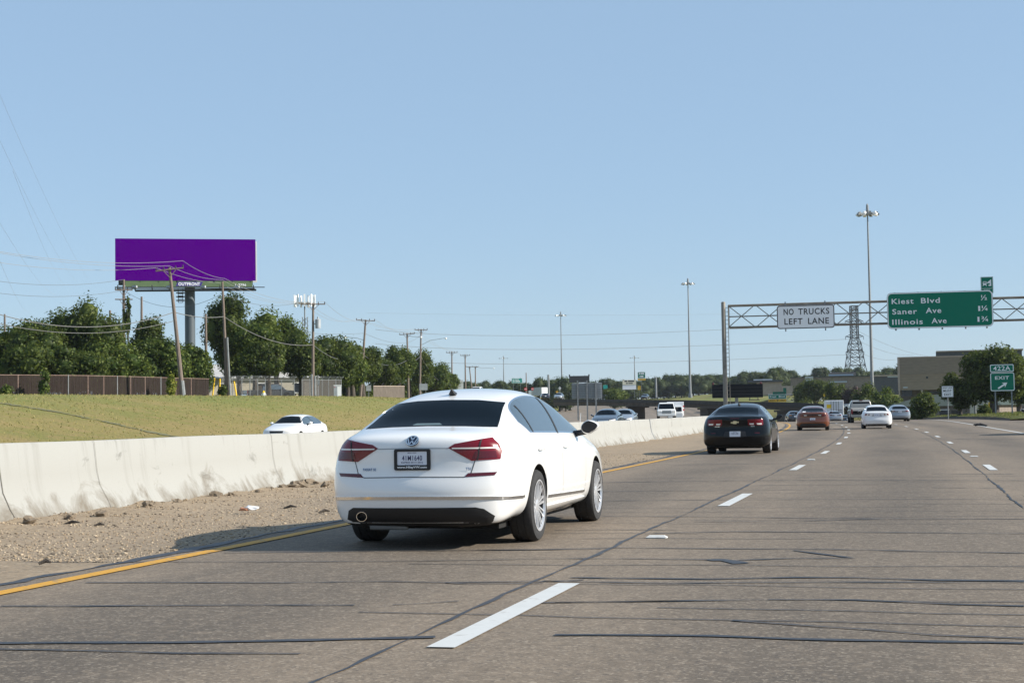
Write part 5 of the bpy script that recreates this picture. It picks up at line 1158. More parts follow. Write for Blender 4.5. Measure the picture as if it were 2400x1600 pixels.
band(1345, 1480, [(1345, 886), (1385, 895), (1420, 882), (1450, 886), (1480, 894)], 720, 820, 14, 30, 'far trees behind the cream board', 'far tree in the row between the message board back and cream board')
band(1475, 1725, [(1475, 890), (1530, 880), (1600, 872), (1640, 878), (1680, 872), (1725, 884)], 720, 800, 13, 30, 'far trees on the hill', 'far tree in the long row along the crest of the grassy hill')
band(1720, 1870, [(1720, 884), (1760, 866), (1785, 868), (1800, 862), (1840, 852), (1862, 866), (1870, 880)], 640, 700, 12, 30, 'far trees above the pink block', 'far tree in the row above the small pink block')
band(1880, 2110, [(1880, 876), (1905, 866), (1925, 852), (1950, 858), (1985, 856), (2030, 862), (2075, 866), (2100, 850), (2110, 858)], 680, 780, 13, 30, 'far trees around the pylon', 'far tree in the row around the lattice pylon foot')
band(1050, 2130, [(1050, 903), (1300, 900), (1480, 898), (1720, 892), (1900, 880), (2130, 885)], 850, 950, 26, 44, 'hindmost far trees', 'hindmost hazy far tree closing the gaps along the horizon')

# ------------------------------------------------------------------ cars
# stations: y then (x,z) for sill-bottom, sill, side, shoulder, belt, roof rail, roof mid, roof centre
def z_(z): return z
SEDAN = [
 (-.995, (.69,.20),(.755,.29),(.79,.55),(.772,.675),(.715,.885),(.65,.99),(.40,1.02),(0,1.03)),
 (-.80, (.74,.20),(.842,.31),(.868,.585),(.855,.78),(.795,.95),(.695,1.03),(.42,1.06),(0,1.07)),
 (-.52, (.74,.23),(.865,.34),(.885,.60),(.872,.85),(.815,.975),(.70,1.06),(.43,1.10),(0,1.11)),
 (-.12, (.76,.22),(.875,.33),(.893,.61),(.882,.88),(.835,1.01),(.655,1.245),(.41,1.305),(0,1.325)),
 (.30, (.76,.20),(.877,.30),(.895,.61),(.886,.885),(.842,1.02),(.585,1.375),(.38,1.432),(0,1.45)),
 (.85, (.76,.20),(.877,.30),(.895,.61),(.888,.88),(.845,1.02),(.575,1.412),(.37,1.472),(0,1.488)),
 (1.40, (.76,.20),(.877,.30),(.895,.61),(.888,.875),(.845,1.01),(.585,1.395),(.38,1.46),(0,1.48)),
 (1.88, (.76,.20),(.877,.30),(.893,.61),(.886,.865),(.842,.995),(.615,1.305),(.40,1.375),(0,1.395)),
 (2.28, (.76,.20),(.875,.30),(.891,.60),(.88,.85),(.83,.975),(.68,1.10),(.43,1.155),(0,1.17)),
 (2.62, (.74,.21),(.872,.32),(.888,.59),(.874,.835),(.81,.925),(.70,.985),(.43,1.01),(0,1.02)),
 (3.10, (.72,.22),(.86,.34),(.877,.57),(.86,.785),(.78,.865),(.66,.91),(.41,.935),(0,.945)),
 (3.48, (.68,.20),(.81,.32),(.83,.52),(.805,.69),(.72,.77),(.60,.815),(.37,.84),(0,.85)),
 (3.64, (.58,.22),(.70,.30),(.735,.47),(.71,.60),(.64,.69),(.54,.735),(.34,.76),(0,.77)),
]
REARCAP = (-1.07, -1.125, -1.185, -1.10, -1.115, -1.085)      # y at the centre for each row of the tail
FRONTCAP = (3.70, 3.76, 3.80, 3.80, 3.77, 3.72)
def sedan_body(S, rear, front, tf):
    """quad cage, smoothed: returns bmesh-ready mesh"""
    vs = []; fs = []; idx = {}
    def V(key, p):
        if key not in idx: idx[key] = len(vs); vs.append(tf(Vector(p)))
        return idx[key]
    n = len(S)
    def loop(i):
        y = S[i][0]; P = S[i][1:]; L = []
        for sgn in (-1, 1):
            row = []
            for k, (x, z) in enumerate(P):
                yy = y
                if i == 0: yy = y-(0, .0, .0, .0, .01, .03, .08, .09)[k]
                if i == n-1: yy = y+(0, 0, 0, 0, 0, 0, .05, .06)[k]
                if k == 7: row.append(V(('c', i, 7), (0, yy, z)))
                else: row.append(V((sgn, i, k), (sgn*x, yy, z)))
            L.append(row)
        wb, zb = P[0]
        bh = [V((-1, i, 'h'), (-wb*.5, y, zb)), V((1, i, 'h'), (wb*.5, y, zb))]; b0 = V(('c', i, 'b'), (0, y, zb))
        return [b0, bh[1]]+L[1]+L[0][6::-1]+[bh[0]]
    loops = [loop(i) for i in range(n)]; m = len(loops[0])
    for i in range(n-1):
        for k in range(m): fs.append((loops[i][k], loops[i+1][k], loops[i+1][(k+1) % m], loops[i][(k+1) % m]))
    for i, cap, flip in ((0, rear, False), (n-1, front, True)):
        y = S[i][0]; P = S[i][1:]; rows = []
        for k in range(6):
            x, z = P[k]; l, r = idx[(-1, i, k)], idx[(1, i, k)]
            if k == 0: c = [idx[(-1, i, 'h')], idx[('c', i, 'b')], idx[(1, i, 'h')]]
            elif k == 5: c = [idx[(-1, i, 6)], idx[('c', i, 7)], idx[(1, i, 6)]]
            else:
                yc = cap[k]; c = [V(('cap', i, k, j), (x*f, y+(yc-y)*g, z+(.004 if k > 2 else 0))) for j, (f, g) in enumerate(((-.55, .78), (0, 1.), (.55, .78)))]
            rows.append([l]+c+[r])
        for k in range(5):
            for j in range(4):
                q = (rows[k][j], rows[k][j+1], rows[k+1][j+1], rows[k+1][j]); fs.append(q[::-1] if flip else q)
    me = bpy.data.meshes.new('body'); me.from_pydata([tuple(v) for v in vs], [], fs); me.update()
    bm = bmesh.new(); bm.from_mesh(me); bmesh.ops.recalc_face_normals(bm, faces=bm.faces); bm.to_mesh(me); bm.free()
    return me
def apply_mods(me, mods, mats=()):
    o = bpy.data.objects.new('shape', me); COL.objects.link(o)
    for kind, kw in mods:
        md = o.modifiers.new(kind, kind)
        for k, v in kw.items(): setattr(md, k, v)
    dg = bpy.context.evaluated_depsgraph_get(); dg.update(); r = bpy.data.meshes.new_from_object(o.evaluated_get(dg), depsgraph=dg)
    bpy.data.objects.remove(o); return r
def wheel_mesh(R, W):
    mb = MB(); h = W/2; mb.lathe([(R*.70, -h*.92), (R*.84, -h), (R*.95, -h*.93), (R*.995, -h*.72), (R, -h*.4), (R, -h*.33), (R*.985, -h*.31), (R*.985, -h*.27), (R, -h*.25), (R, h*.25), (R*.985, h*.27), (R*.985, h*.31), (R, h*.33), (R, h*.4), (R*.995, h*.72), (R*.95, h*.93), (R*.84, h), (R*.70, h*.92), (R*.68, h*.6), (R*.68, -h*.6), (R*.70, -h*.92)], axis='x', n=40)
    return mb.mesh('wheel', True, 30)
def rim_mesh(R, W, sp):
    mb = MB(); h = W/2; mb.lathe([(R*.70, h*.93), (R*.72, h*.98), (R*.68, h*.98), (R*.655, h*.8)], axis='x', n=40); mb.cur = 1; mb.lathe([(R*.655, h*.8), (R*.63, h*.2), (R*.63, -h*.9), (R*.70, -h*.9)], axis='x', n=40); mb.lathe([(R*.62, h*.05), (0, h*.05)], axis='x', n=24); mb.cur = 0
    mb.lathe([(R*.2, h*.25), (R*.2, h*.72), (R*.14, h*.8), (0, h*.8)], axis='x', n=20)
    for k in range(sp):
        a = 2*PI*k/sp; A = Matrix.Rotation(a, 3, 'X')
        for q in (-1, 1):
            w0, w1 = R*.020, R*.026
            P = [A @ Vector((x, y+q*yo, z)) for (x, y, z, yo) in ((h*.76, -w0, R*.12, R*.03), (h*.76, w0, R*.12, R*.03), (h*.88, w1, R*.67, R*.075), (h*.88, -w1, R*.67, R*.075), (h*.5, -w0*1.6, R*.12, R*.03), (h*.5, w0*1.6, R*.12, R*.03), (h*.55, w1*1.5, R*.67, R*.075), (h*.55, -w1*1.5, R*.67, R*.075))]
            mb.add(P, [(0, 1, 2, 3), (0, 4, 5, 1), (1, 5, 6, 2), (2, 6, 7, 3), (3, 7, 4, 0)])
    return mb.mesh('rim', True, 30)
def densify(poly, step):
    Q = []
    for a, b in zip(poly, poly[1:]+poly[:1]):
        a, b = Vector(a), Vector(b); n = max(1, int((b-a).length/step)); Q += [a.lerp(b, i/n) for i in range(n)]
    return Q
class Skin:
    """projects flat outlines on to a car body"""
    def __init__(s, me, tf2=None): s.b = BVHTree.FromPolygons([v.co.copy() for v in me.vertices], [tuple(p.vertices) for p in me.polygons]); s.me = me
    def hit(s, axis, u, v):
        o, d = {'rear': (Vector((u, -9, v)), Vector((0, 1, 0))), 'front': (Vector((u, 9, v)), Vector((0, -1, 0))), 'right': (Vector((9, u, v)), Vector((-1, 0, 0))), 'left': (Vector((-9, u, v)), Vector((1, 0, 0))), 'top': (Vector((u, v, 9)), Vector((0, 0, -1)))}[axis]
        p, n, i, l = s.b.ray_cast(o, d)
        if p is None: 
            q = o+d*8.2; p, n, i, l = s.b.find_nearest(q)
        if n.dot(d) > 0: n = -n
        return p, n
    def patch(s, axis, poly, name, mat, parent, lift=.004, step=.05, rim=True, mirror=False):
        mb = MB()
        for sg in ((1, -1) if mirror else (1,)):
            ax = {'right': 'left'}.get(axis, axis) if sg < 0 and axis == 'right' else axis
            pl = [(p[0]*sg if axis != 'right' else p[0], p[1]) for p in poly]
            B_ = densify(pl, step); nb = len(B_); xs = [p.x for p in B_]; ys = [p.y for p in B_]; pts = list(B_)
            y = min(ys)+step
            while y < max(ys):
                x = min(xs)+step
                while x < max(xs): pts.append(Vector((x, y))); x += step
                y += step
            r = delaunay_2d_cdt([p.to_2d() for p in pts], [(k, (k+1) % nb) for k in range(nb)], [], 1, 1e-5)
            V2, E2, F2 = r[0], r[1], r[2]; H_ = [s.hit(ax, p.x, p.y) for p in V2]
            # first-mesh orientation towards the viewer side
            vs = [p+n*lift for p, n in H_]; mb2 = [tuple(f) for f in F2]
            base = len(mb.v); mb.add(vs, mb2)
            if rim:
                cnt = {}
                for f in mb2:
                    for a, b in zip(f, f[1:]+f[:1]): cnt[tuple(sorted((a, b)))] = cnt.get(tuple(sorted((a, b))), 0)+1
                inn = {}
                for (a, b), c in cnt.items():
                    if c == 1:
                        for q in (a, b):
                            if q not in inn: inn[q] = len(mb.v); mb.v.append(tuple(H_[q][0]-H_[q][1]*.004))
                        mb.f.append((a+base, b+base, inn[b], inn[a])); mb.mi.append(0)
        return mb.build(name, mat, parent, smooth=True, angle=50)
    def line(s, axis, pts, w, name, mat, parent, lift=.0015, step=.04, mirror=False, height=None):
        mb = MB()
        for sg in ((1, -1) if mirror else (1,)):
            ax = 'left' if (sg < 0 and axis == 'right') else axis
            Q = []
            P = [Vector((p[0]*(sg if axis != 'right' else 1), p[1])) for p in pts]
            for a, b in zip(P[:-1], P[1:]):
                n = max(1, int((b-a).length/step)); Q += [a.lerp(b, i/n) for i in range(n)]
            Q.append(P[-1]); H_ = [s.hit(ax, q.x, q.y) for q in Q]; vs = []
            for i, (p, n) in enumerate(H_):
                t = (H_[min(i+1, len(H_)-1)][0]-H_[max(i-1, 0)][0]).normalized(); b = n.cross(t).normalized()
                if height: vs += [p+b*w/2, p+b*w/2+n*height, p-b*w/2+n*height, p-b*w/2]
                else: vs += [p+b*w/2+n*lift, p-b*w/2+n*lift]
            k = 4 if height else 2
            for i in range(len(H_)-1):
                if height: mb.add([], []); base = len(mb.v)
            b0 = len(mb.v); mb.v += [tuple(v) for v in vs]
            for i in range(len(H_)-1):
                for j in range(k-1): mb.f.append((b0+k*i+j, b0+k*i+j+1, b0+k*(i+1)+j+1, b0+k*(i+1)+j)); mb.mi.append(0)
            if height: mb.f += [(b0, b0+1, b0+2, b0+3), (b0+k*(len(H_)-1)+3, b0+k*(len(H_)-1)+2, b0+k*(len(H_)-1)+1, b0+k*(len(H_)-1))]; mb.mi += [0, 0]
        return mb.build(name, mat, parent, smooth=bool(height), angle=40)
RW = [(-.545,1.318),(-.3,1.345),(0,1.352),(.3,1.345),(.545,1.318),(.635,1.075),(.35,1.088),(0,1.094),(-.35,1.088),(-.635,1.075)]
SW = [(-.05,1.022),(-.15,1.12),(-.06,1.20),(.12,1.285),(.40,1.345),(.85,1.385),(1.35,1.375),(1.80,1.30),(2.02,1.20),(2.26,1.02),(2.20,.985),(1.2,1.005)]
def crom(P, n=6):
    P = [Vector(p) for p in P]; Q = []
    for i in range(len(P)-1):
        a, b, c, d = P[max(i-1, 0)], P[i], P[i+1], P[min(i+2, len(P)-1)]
        for k in range(n): t = k/n; Q.append(tuple(.5*((2*b)+(c-a)*t+(2*a-5*b+4*c-d)*t*t+(3*b-a-3*c+d)*t**3)))
    return Q+[tuple(P[-1])]
SW = [(-.05,1.022)]+crom([(-.155,1.12),(-.06,1.225),(.14,1.305),(.45,1.360),(.85,1.387),(1.30,1.378),(1.70,1.322),(2.0,1.205),(2.26,1.02)])+[(2.20,.985),(1.2,1.005)]
WS = [(-.60,1.30),(-.35,1.372),(0,1.392),(.35,1.372),(.60,1.30),(.70,1.05),(.40,1.055),(0,1.06),(-.40,1.055),(-.70,1.05)]
def car(name, label, pm, S=SEDAN, wb=2.803, R=.335, group=None, sx=1., sz=1., sy=1., trunk=0., roof=0., rear=(), rw=RW, sw=SW, ws=WS, view='rear', detail=1, spokes=10, rimmat=None, glass=None, tw=.235, z0=.0):
    """builds a sedan at the origin (rear axle on the ground, nose along +Y)"""
    e = empty(name, label=label, cat='car', group=group)
    def tf(p):
        z = p.z*sz
        up = max(0, min(1, (p.z-.7)/.3)); z += trunk*up*max(0, min(1, (.1-p.y)/.5))+roof*max(0, min(1, (p.z-1.1)/.3))
        return Vector((p.x*sx, p.y*sy, z))
    k_ = wb/2.803; sy = k_
    cage = sedan_body(S, REARCAP, FRONTCAP, tf)
    sm = apply_mods(cage, [('SUBSURF', dict(levels=3 if detail else 2, render_levels=3 if detail else 2))])
    sk = Skin(sm)
    # wheel wells cut out of the shell
    cut = MB()
    for y in (0, wb):
        for s_ in (-1, 1):
            prof = [(0, .52*s_*sx), (R*1.13, .52*s_*sx), (R*1.13, 1.2*s_), (0, 1.2*s_)]
            n = 40; cut.lathe(prof[1:3], axis='x', c=(0, y, R+.01), n=n); b = len(cut.v)
            cut.f += [tuple(b-2*n+j for j in range(n)), tuple(b-n+j for j in range(n-1, -1, -1))]; cut.mi += [0, 0]
    cme = cut.mesh('well'); bm = bmesh.new(); bm.from_mesh(cme); bmesh.ops.recalc_face_normals(bm, faces=bm.faces); bm.to_mesh(cme); bm.free()
    cme.materials.append(m_under); co = bpy.data.objects.new('well', cme); COL.objects.link(co); sm.materials.append(pm)
    body_me = apply_mods(sm, [('BOOLEAN', dict(operation='DIFFERENCE', solver='EXACT', object=co, material_mode='TRANSFER'))])
    bpy.data.objects.remove(co)
    if not len(body_me.materials): body_me.materials.append(pm)
    body_me.materials.append(m_under); li_ = len(body_me.materials)-1
    for p_ in body_me.polygons:
        if p_.center.z < .235*sz and abs(p_.center.x) < .72*sx: p_.material_index = li_
    body_me.name = 'body'; body_me.polygons.foreach_set('use_smooth', [True]*len(body_me.polygons)); body_me.set_sharp_from_angle(angle=math.radians(38))
    body = bpy.data.objects.new('body', body_me); COL.objects.link(body); body.parent = e
    mb = MB(); mb.box((0, wb/2, .24*sz), (1.3*sx, wb+1.2, .16)); mb.box((-.1, -.55, .25*sz), (.9, .5, .14)); mb.tube([(-.6*sx, 0, R), (.6*sx, 0, R)], .05, 8); mb.build('underbody', m_under, e)
    T2 = lambda ax, P: [((p[0]*(sx if ax in ('rear', 'front') else k_)), p[1]*sz+(roof*max(0, min(1, (p[1]-1.1)/.3)))+(trunk*max(0, 1-(p[1]-1.07)/.25)*.0 if ax == 'rear' else 0)) for p in P]
    gm = glass or m_glass
    sk.patch('rear', T2('rear', rw), 'rear_window', gm, e, .003)
    sk.patch('front', T2('front', ws), 'windshield', gm, e, .003)
    for side in ('right', 'left'):
        o = sk.patch(side, T2('side', sw), 'side_window', m_sglass if not glass else glass, e, .003)
        if detail: 
            P = T2('side', sw); sk.line(side, P+P[:1], .018, 'window_trim', m_chrome, o, height=.004)
            for a, b in (((1.30, 1.375), (1.02, 1.0)), ((.17, 1.285), (.06, 1.02))): sk.line(side, T2('side', [a, b]), .05 if a[0] > 1 else .03, 'pillar', m_plastic, o, lift=.006)
    wm, rm = wheel_mesh(R, tw), rim_mesh(R, tw, spokes)
    wm.materials.append(m_rubber); rm.materials.append(rimmat or m_rim); rm.materials.append(m_dark)
    for y in (0, wb):
        for s_ in (1, -1):
            o = bpy.data.objects.new('wheel', wm); COL.objects.link(o); o.parent = e; o.location = (s_*(.775*sx), y, R); o.rotation_euler = (random.uniform(0, 6), 0, 0) if s_ > 0 else (random.uniform(0, 6), 0, PI)
            q = bpy.data.objects.new('rim', rm); COL.objects.link(q); q.parent = o
    for s_ in (1, -1):
        mb = MB(); y = 1.86*k_; c = Vector((s_*1.005*sx, y, 1.05*sz)); bm = bmesh.new(); bmesh.ops.create_icosphere(bm, subdivisions=3, radius=1)
        vv = []
        for v in bm.verts: 
            d = v.co; vv.append(c+Vector((d.x*.098, max(d.y, -.35)*.10, d.z*.070*(1.08 if s_*d.x < 0 else 1-.30*s_*d.x)+.012*s_*d.x)))
        mb.add(vv, [tuple(v.index for v in f.verts) for f in bm.faces]); bm.free(); o = mb.build('mirror', pm, e, smooth=True)
        mb = MB(); mb.prism([(s_*(.084*math.cos(a)), .058*math.sin(a)*(1.1 if math.cos(a) < 0 else 1-.25*math.cos(a))+.01*math.cos(a)) for a in np.linspace(0, 2*PI, 28)[:-1]], 0, .003, Matrix.Translation(c+Vector((0, -.041, 0))) @ Matrix.Rotation(PI/2, 4, 'X')); mb.build('mirror_glass', m_plastic if view == 'rear' else m_glass, o)
        mb = MB(); mb.tube([c+Vector((-s_*.19, .04, -.075)), c+Vector((-s_*.05, .02, -.05))], [.035, .028], 8); mb.build('mirror_arm', m_plastic, o)
    if detail:
        for sd_ in ('right', 'left'):
            sk.line(sd_, T2('side', [(1.04, 1.0), (1.02, .8), (1.06, .42)]), .007, 'door_gap', m_gap_crease, e); sk.line(sd_, T2('side', [(-.02, 1.015), (.05, .85), (.28, .66), (.36, .42), (.38, .33), (.46, .28), (2.1, .28), (2.16, .34), (2.2, .97)]), .007, 'door_gap', m_gap_crease, e)
            for a in (.12, 1.20): 
                p, n = sk.hit(sd_, a*k_, .86*sz); mb = MB(); mb.tube([p+n*.012-Vector((0, .10, .004)), p+n*.035, p+n*.012+Vector((0, .10, .004))], [.011, .016, .011], 8); mb.build('door_handle', pm, e, smooth=True)
    return e, sk, T2, k_
def plate(e, sk, x, z, text, sub=(), w=.305, h=.152, frame=None, foot=None, tilt=0., ax='rear', ink=None):
    p, n = sk.hit(ax, x, z); c = p+Vector((0, -.012 if ax == 'rear' else .012, 0)); T = Matrix.Translation(c) @ Matrix.Rotation(PI/2-tilt if ax == 'rear' else PI/2+tilt, 4, 'X')
    if ax == 'front': T = Matrix.Translation(c) @ Matrix.Rotation(PI, 4, 'Z') @ Matrix.Rotation(PI/2, 4, 'X')
    mb = MB(); mb.prism(rrect(w, h, .012), -.03, 0, T); o = mb.build('number_plate', m_plate, e)
    if frame:
        mb = MB(); O_ = rrect(w+.034, h+.036, .014); mb.prism(O_, -.035, -.002, T @ Matrix.Translation((0, -.004, 0))); ring(mb, [(a, b-.004) for a, b in O_], [(a*.92, b*.80+.008) for a, b in rrect(w, h, .01)], .006, T); fo = mb.build('plate_frame', m_plastic, o)
        if foot: mb = MB(); add_text(mb, foot, T, .019, 0, -h/2-.004, 'c', .03, 1.0, w*.92, .0085); mb.build('lettering', m_signw, fo)
    mb = MB(); add_text(mb, text, T, h*.30, 0, -.02 if not sub else -.012, 'c', .012, 1.1, w*.62, .002)
    for (t_, hh, yy, ww) in sub: add_text(mb, t_, T, hh, 0, yy, 'c', .01, 1.05, ww, .002)
    mb.build('lettering', ink or m_ink, o); return o
def lights(e, sk, T2, poly, name, mat, sides=(1, -1), ax='rear', lift=.006, parts=()):
    for s_ in sides:
        P = [(p[0]*s_, p[1]) for p in T2(ax, poly)]; o = sk.patch(ax, P, name, mat, e, lift, .03)
        for (pl, nm, m2) in parts: sk.patch(ax, [(p[0]*s_, p[1]) for p in T2(ax, pl)], nm, m2, o, lift+.004, .025)

# ---- the white sedan in the near left lane
m_wp = paint('white_car_paint', (.80, .80, .79), 0, .28)
e, sk, T2, k_ = car('sedan', 'big clean white sedan with dealer plate and round badge in the near left lane', m_wp, roof=-.018)
VW = e
TL = [(.325,.902),(.38,.935),(.60,.972),(.68,.985),(.735,.93),(.765,.865),(.76,.795),(.62,.79),(.53,.785)]
lights(e, sk, T2, TL, 'tail_light', m_lamp, parts=(([(.36,.902),(.72,.902),(.725,.888),(.36,.892)], 'clear_strip', m_lampc), ([(.57,.87),(.72,.868),(.735,.81),(.55,.81)], 'lower_lens', m_lampd), ([(.60,.965),(.612,.968),(.585,.79),(.573,.79)], 'split', m_plastic)))
lights(e, sk, T2, [(.50,.678),(.74,.684),(.72,.655),(.47,.644)], 'reflector', m_lampd, lift=.004)
sk.line('rear', [(-.325,.897),(0,.901),(.325,.897)], .009, 'crease_shade', m_gap_crease, e)  # thin grey line paints the shade along the boot-lid crease
sk.line('rear', [(-.665,1.0),(-.62,.975),(-.585,.88),(-.56,.79),(-.52,.66),(-.46,.643),(0,.648),(.46,.643),(.52,.66),(.56,.79),(.585,.88),(.62,.975),(.665,1.0)], .008, 'boot_gap', m_seam, e)
sk.line('rear', [(-.80,.455),(-.5,.463),(0,.466),(.5,.463),(.80,.455)], .026, 'chrome_strip', m_chrome, e, height=.010)
for sd_ in ('right', 'left'):
    sk.line(sd_, [(-.95,.455),(-.52,.447)], .024, 'chrome_strip', m_chrome, e, height=.012); sk.line(sd_, [(.40,.402),(2.12,.37)], .026, 'chrome_strip', m_chrome, e, height=.012)
    sk.patch(sd_, [(.36,.315),(2.18,.315),(2.30,.21),(.30,.21)], 'side_skirt', m_wp, e, .022, .08)
sk.patch('rear', [(-.655,.27),(-.63,.35),(-.58,.376),(.56,.378),(.63,.362),(.71,.30),(.70,.225),(.4,.205),(-.4,.205),(-.66,.215)], 'bumper_insert', m_plastic, e, .007, .05)
mb = MB(); mb.lathe([(.052, -.13), (.056, 0), (.050, 0)], axis='y', n=24); mb.cur = 1; mb.lathe([(.050, 0), (.046, -.10), (0, -.10)], axis='y', n=24); o = mb.build('exhaust_tip', [m_chrome, m_under], e, smooth=True); o.location = (-.49, -1.085, .297); o.scale = (.9, -1, .78)
mb = MB(); mb.tube([(-.46, -.93, .205), (-.12, -.90, .200)], .035, 10); mb.build('silencer', m_galv, e, smooth=True)
p, n = sk.hit('rear', 0, .962); Tl = frame_T(p+n*.014, Vector((1, 0, 0)), (Vector((0, 0, 1))*.6-n*n.z).normalized())
mb = MB(); mb.prism([(.056*math.cos(a), .056*math.sin(a)) for a in np.linspace(0, 2*PI, 33)[:-1]], -.01, .0, Tl); bdg = mb.build('badge', principled('badge_blue_black', (.01, .02, .05), .3), e)
mb = MB(); C_ = [(math.cos(a), math.sin(a)) for a in np.linspace(0, 2*PI, 33)[:-1]]; ring(mb, [(.060*a, .060*b) for a, b in C_], [(.050*a, .050*b) for a, b in C_], .005, Tl)
def stroke(P, w): 
    for a, b in zip(P[:-1], P[1:]):
        a, b = Vector(a), Vector(b); t = (b-a).normalized(); q = Vector((-t.y, t.x))*w/2; mb.add([Tl @ Vector((*v, .005)) for v in (a-q, b-q, b+q, a+q)], [(0, 1, 2, 3)])
stroke([(-.022, .047), (0, .006), (.022, .047)], .0105); stroke([(-.045, .024), (-.021, -.045), (0, -.004), (.021, -.045), (.045, .024)], .0105); mb.build('badge_letters', m_chrome, bdg)
plate(e, sk, .0, .806, '41M1640', (('MARYLAND', .008, .052, .08), ('EXPIRES 09-21-2016', .014, -.036, .20), ('HILEY VW OF ARLINGTON', .007, -.055, .13)), .30, .150, frame=True, foot='www.HileyVW.com')
m_bl = principled('badge_blue', (.08, .17, .33), .35)
for (t_, x, z, w_, m_) in (('PASSAT SE', -.41, .715, .13, m_bl), ('TSI', .50, .715, .045, m_bl)):
    p, n = sk.hit('rear', x, z); mb = MB(); T = frame_T(p+n*.005, Vector((1, -n.x/n.y if abs(n.y) > .1 else 0, 0)), Vector((0, 0, 1))); add_text(mb, t_, T, .022, 0, -.01, 'c', .03, 1.1, w_, .002); mb.build('nameplate', m_, e)
p, n = sk.hit('top', 0, .22); mb = MB(); mb.add([p+Vector(v) for v in ((-.03, .1, -.005), (.03, .1, -.005), (.035, -.07, -.005), (-.035, -.07, -.005), (0, .02, .03), (0, -.075, .06), (0, -.085, .055))], [(0, 1, 4), (1, 2, 5, 4), (3, 0, 4, 5), (2, 3, 6), (2, 6, 5), (3, 5, 6)]); mb.build('antenna_fin', m_plastic, e, bevel=.004)
# seats and a parcel-shelf label glimpsed behind the rear window
sk.patch('rear', [(-.17,1.10),(-.13,1.116),(.09,1.116),(.13,1.10)], 'shelf_lamp', principled('shelf_green', (.10, .14, .13), .2), e, .0045)
e.location = (-4.325, 14.39, 0); e.rotation_euler.z = .0

def place(e, px, d, dz=0., heading=None, s_hint=None, flip=False):
    p = at(px, 970, d); s, o_ = so(p.x, p.y); s = float(s[0]); p.z = zr(s)+dz
    e.location = p; e.rotation_euler.z = (hd(s) if heading is None else heading)+(PI if flip else 0)
    sl = (zr(s+2)-zr(s-1))/3; e.rotation_euler.x = math.atan(sl)*(-1 if flip else 1)
# ---- black sedan ahead
def boxy(S, f=1.06, up=.03):
    R_ = []
    for st_ in S:
        y = st_[0]; k = max(0, min(1, (.1-y)/.6)); row = [y-(.045 if y < -.9 else 0)]
        for j, (x, z) in enumerate(st_[1:]):
            if j in (0, 1): row.append((x*(1+.10*k), z))
            elif j in (2, 3, 4): row.append((x*(1+(f-1)*k), z+(up*k if j == 4 else 0)))
            elif j in (5, 6): row.append((x*(1+(f-1)*1.3*k+.025*(1 if y < 2 else 0)), z+up*k*.6))
            else: row.append((x, z))
        R_.append(tuple(row))
    return R_
SED2 = boxy(SEDAN)
m_bp = principled('black_car_paint', (.0045, .0055, .007), .10, 0, 0, 1.38)
SWs = SW
e, sk, T2, k_ = car('sedan', 'black sedan with square paired tail lights ahead of the white sedan', m_bp, SED2, wb=2.737, R=.335, sx=1.03, sz=.985, trunk=.05, spokes=9)
for x0, x1 in ((.36, .535), (.56, .745)):
    lights(e, sk, T2, [(x0-.01,1.0),(x1+.01,1.0),(x1+.018,.85),(x1-.015,.82),(x0+.025,.82),(x0-.005,.86)], 'tail_light', m_lamp, parts=(([(x0+.03,.885),(x1-.02,.885),(x1-.02,.845),(x0+.05,.845)], 'clear_lens', m_lampc),))
sk.patch('rear', T2('rear', [(-.12,1.035),(.12,1.035),(.12,1.02),(-.12,1.02)]), 'brake_light', m_lampd, e)
sk.patch('rear', T2('rear', [(-.68,.62),(-.54,.62),(-.53,.60),(-.66,.595)]), 'reflector', m_lampd, e); sk.patch('rear', T2('rear', [(.68,.62),(.54,.62),(.53,.60),(.66,.595)]), 'reflector', m_lampd, e)
sk.patch('rear', T2('rear', [(-.28,.66),(.28,.66),(.32,.50),(-.32,.50)]), 'plate_recess', m_plastic, e, .003)
plate(e, sk, 0, .575, 'FWP-1785', (('TEXAS', .02, .045, .1),))
p, n = sk.hit('rear', 0, .90); Tl = Matrix.Translation(p+Vector((0, -.006, 0))) @ Matrix.Rotation(PI/2, 4, 'X'); mb = MB()
mb.prism([(-.115, -.022), (-.05, -.022), (-.055, -.04), (.045, -.04), (.05, -.012), (.11, -.012), (.115, .024), (.05, .024), (.055, .042), (-.045, .042), (-.05, .014), (-.11, .014)], -.01, .004, Tl); mb.build('badge', principled('gold_badge', (.65, .55, .33), .3, .6), e)
for (t_, x, w_) in (('MALIBU', -.50, .14), ('ECO', .50, .10)):
    p, n = sk.hit('rear', x, .775); mb = MB(); T = frame_T(p+n*.005, Vector((1, -n.x/n.y, 0))); add_text(mb, t_, T, .025, 0, 0, 'c', .03, 1.1, w_, .002); mb.build('nameplate', m_chrome, e)
p, n = sk.hit('top', 0, .25); mb = MB(); mb.lathe([(.045, 0), (.03, .03), (.012, .06), (0, .065)], c=p, n=10); mb.build('antenna_fin', m_plastic, e)
place(e, 1731, 45.6); e.rotation_euler.z += -.005; MAL = e
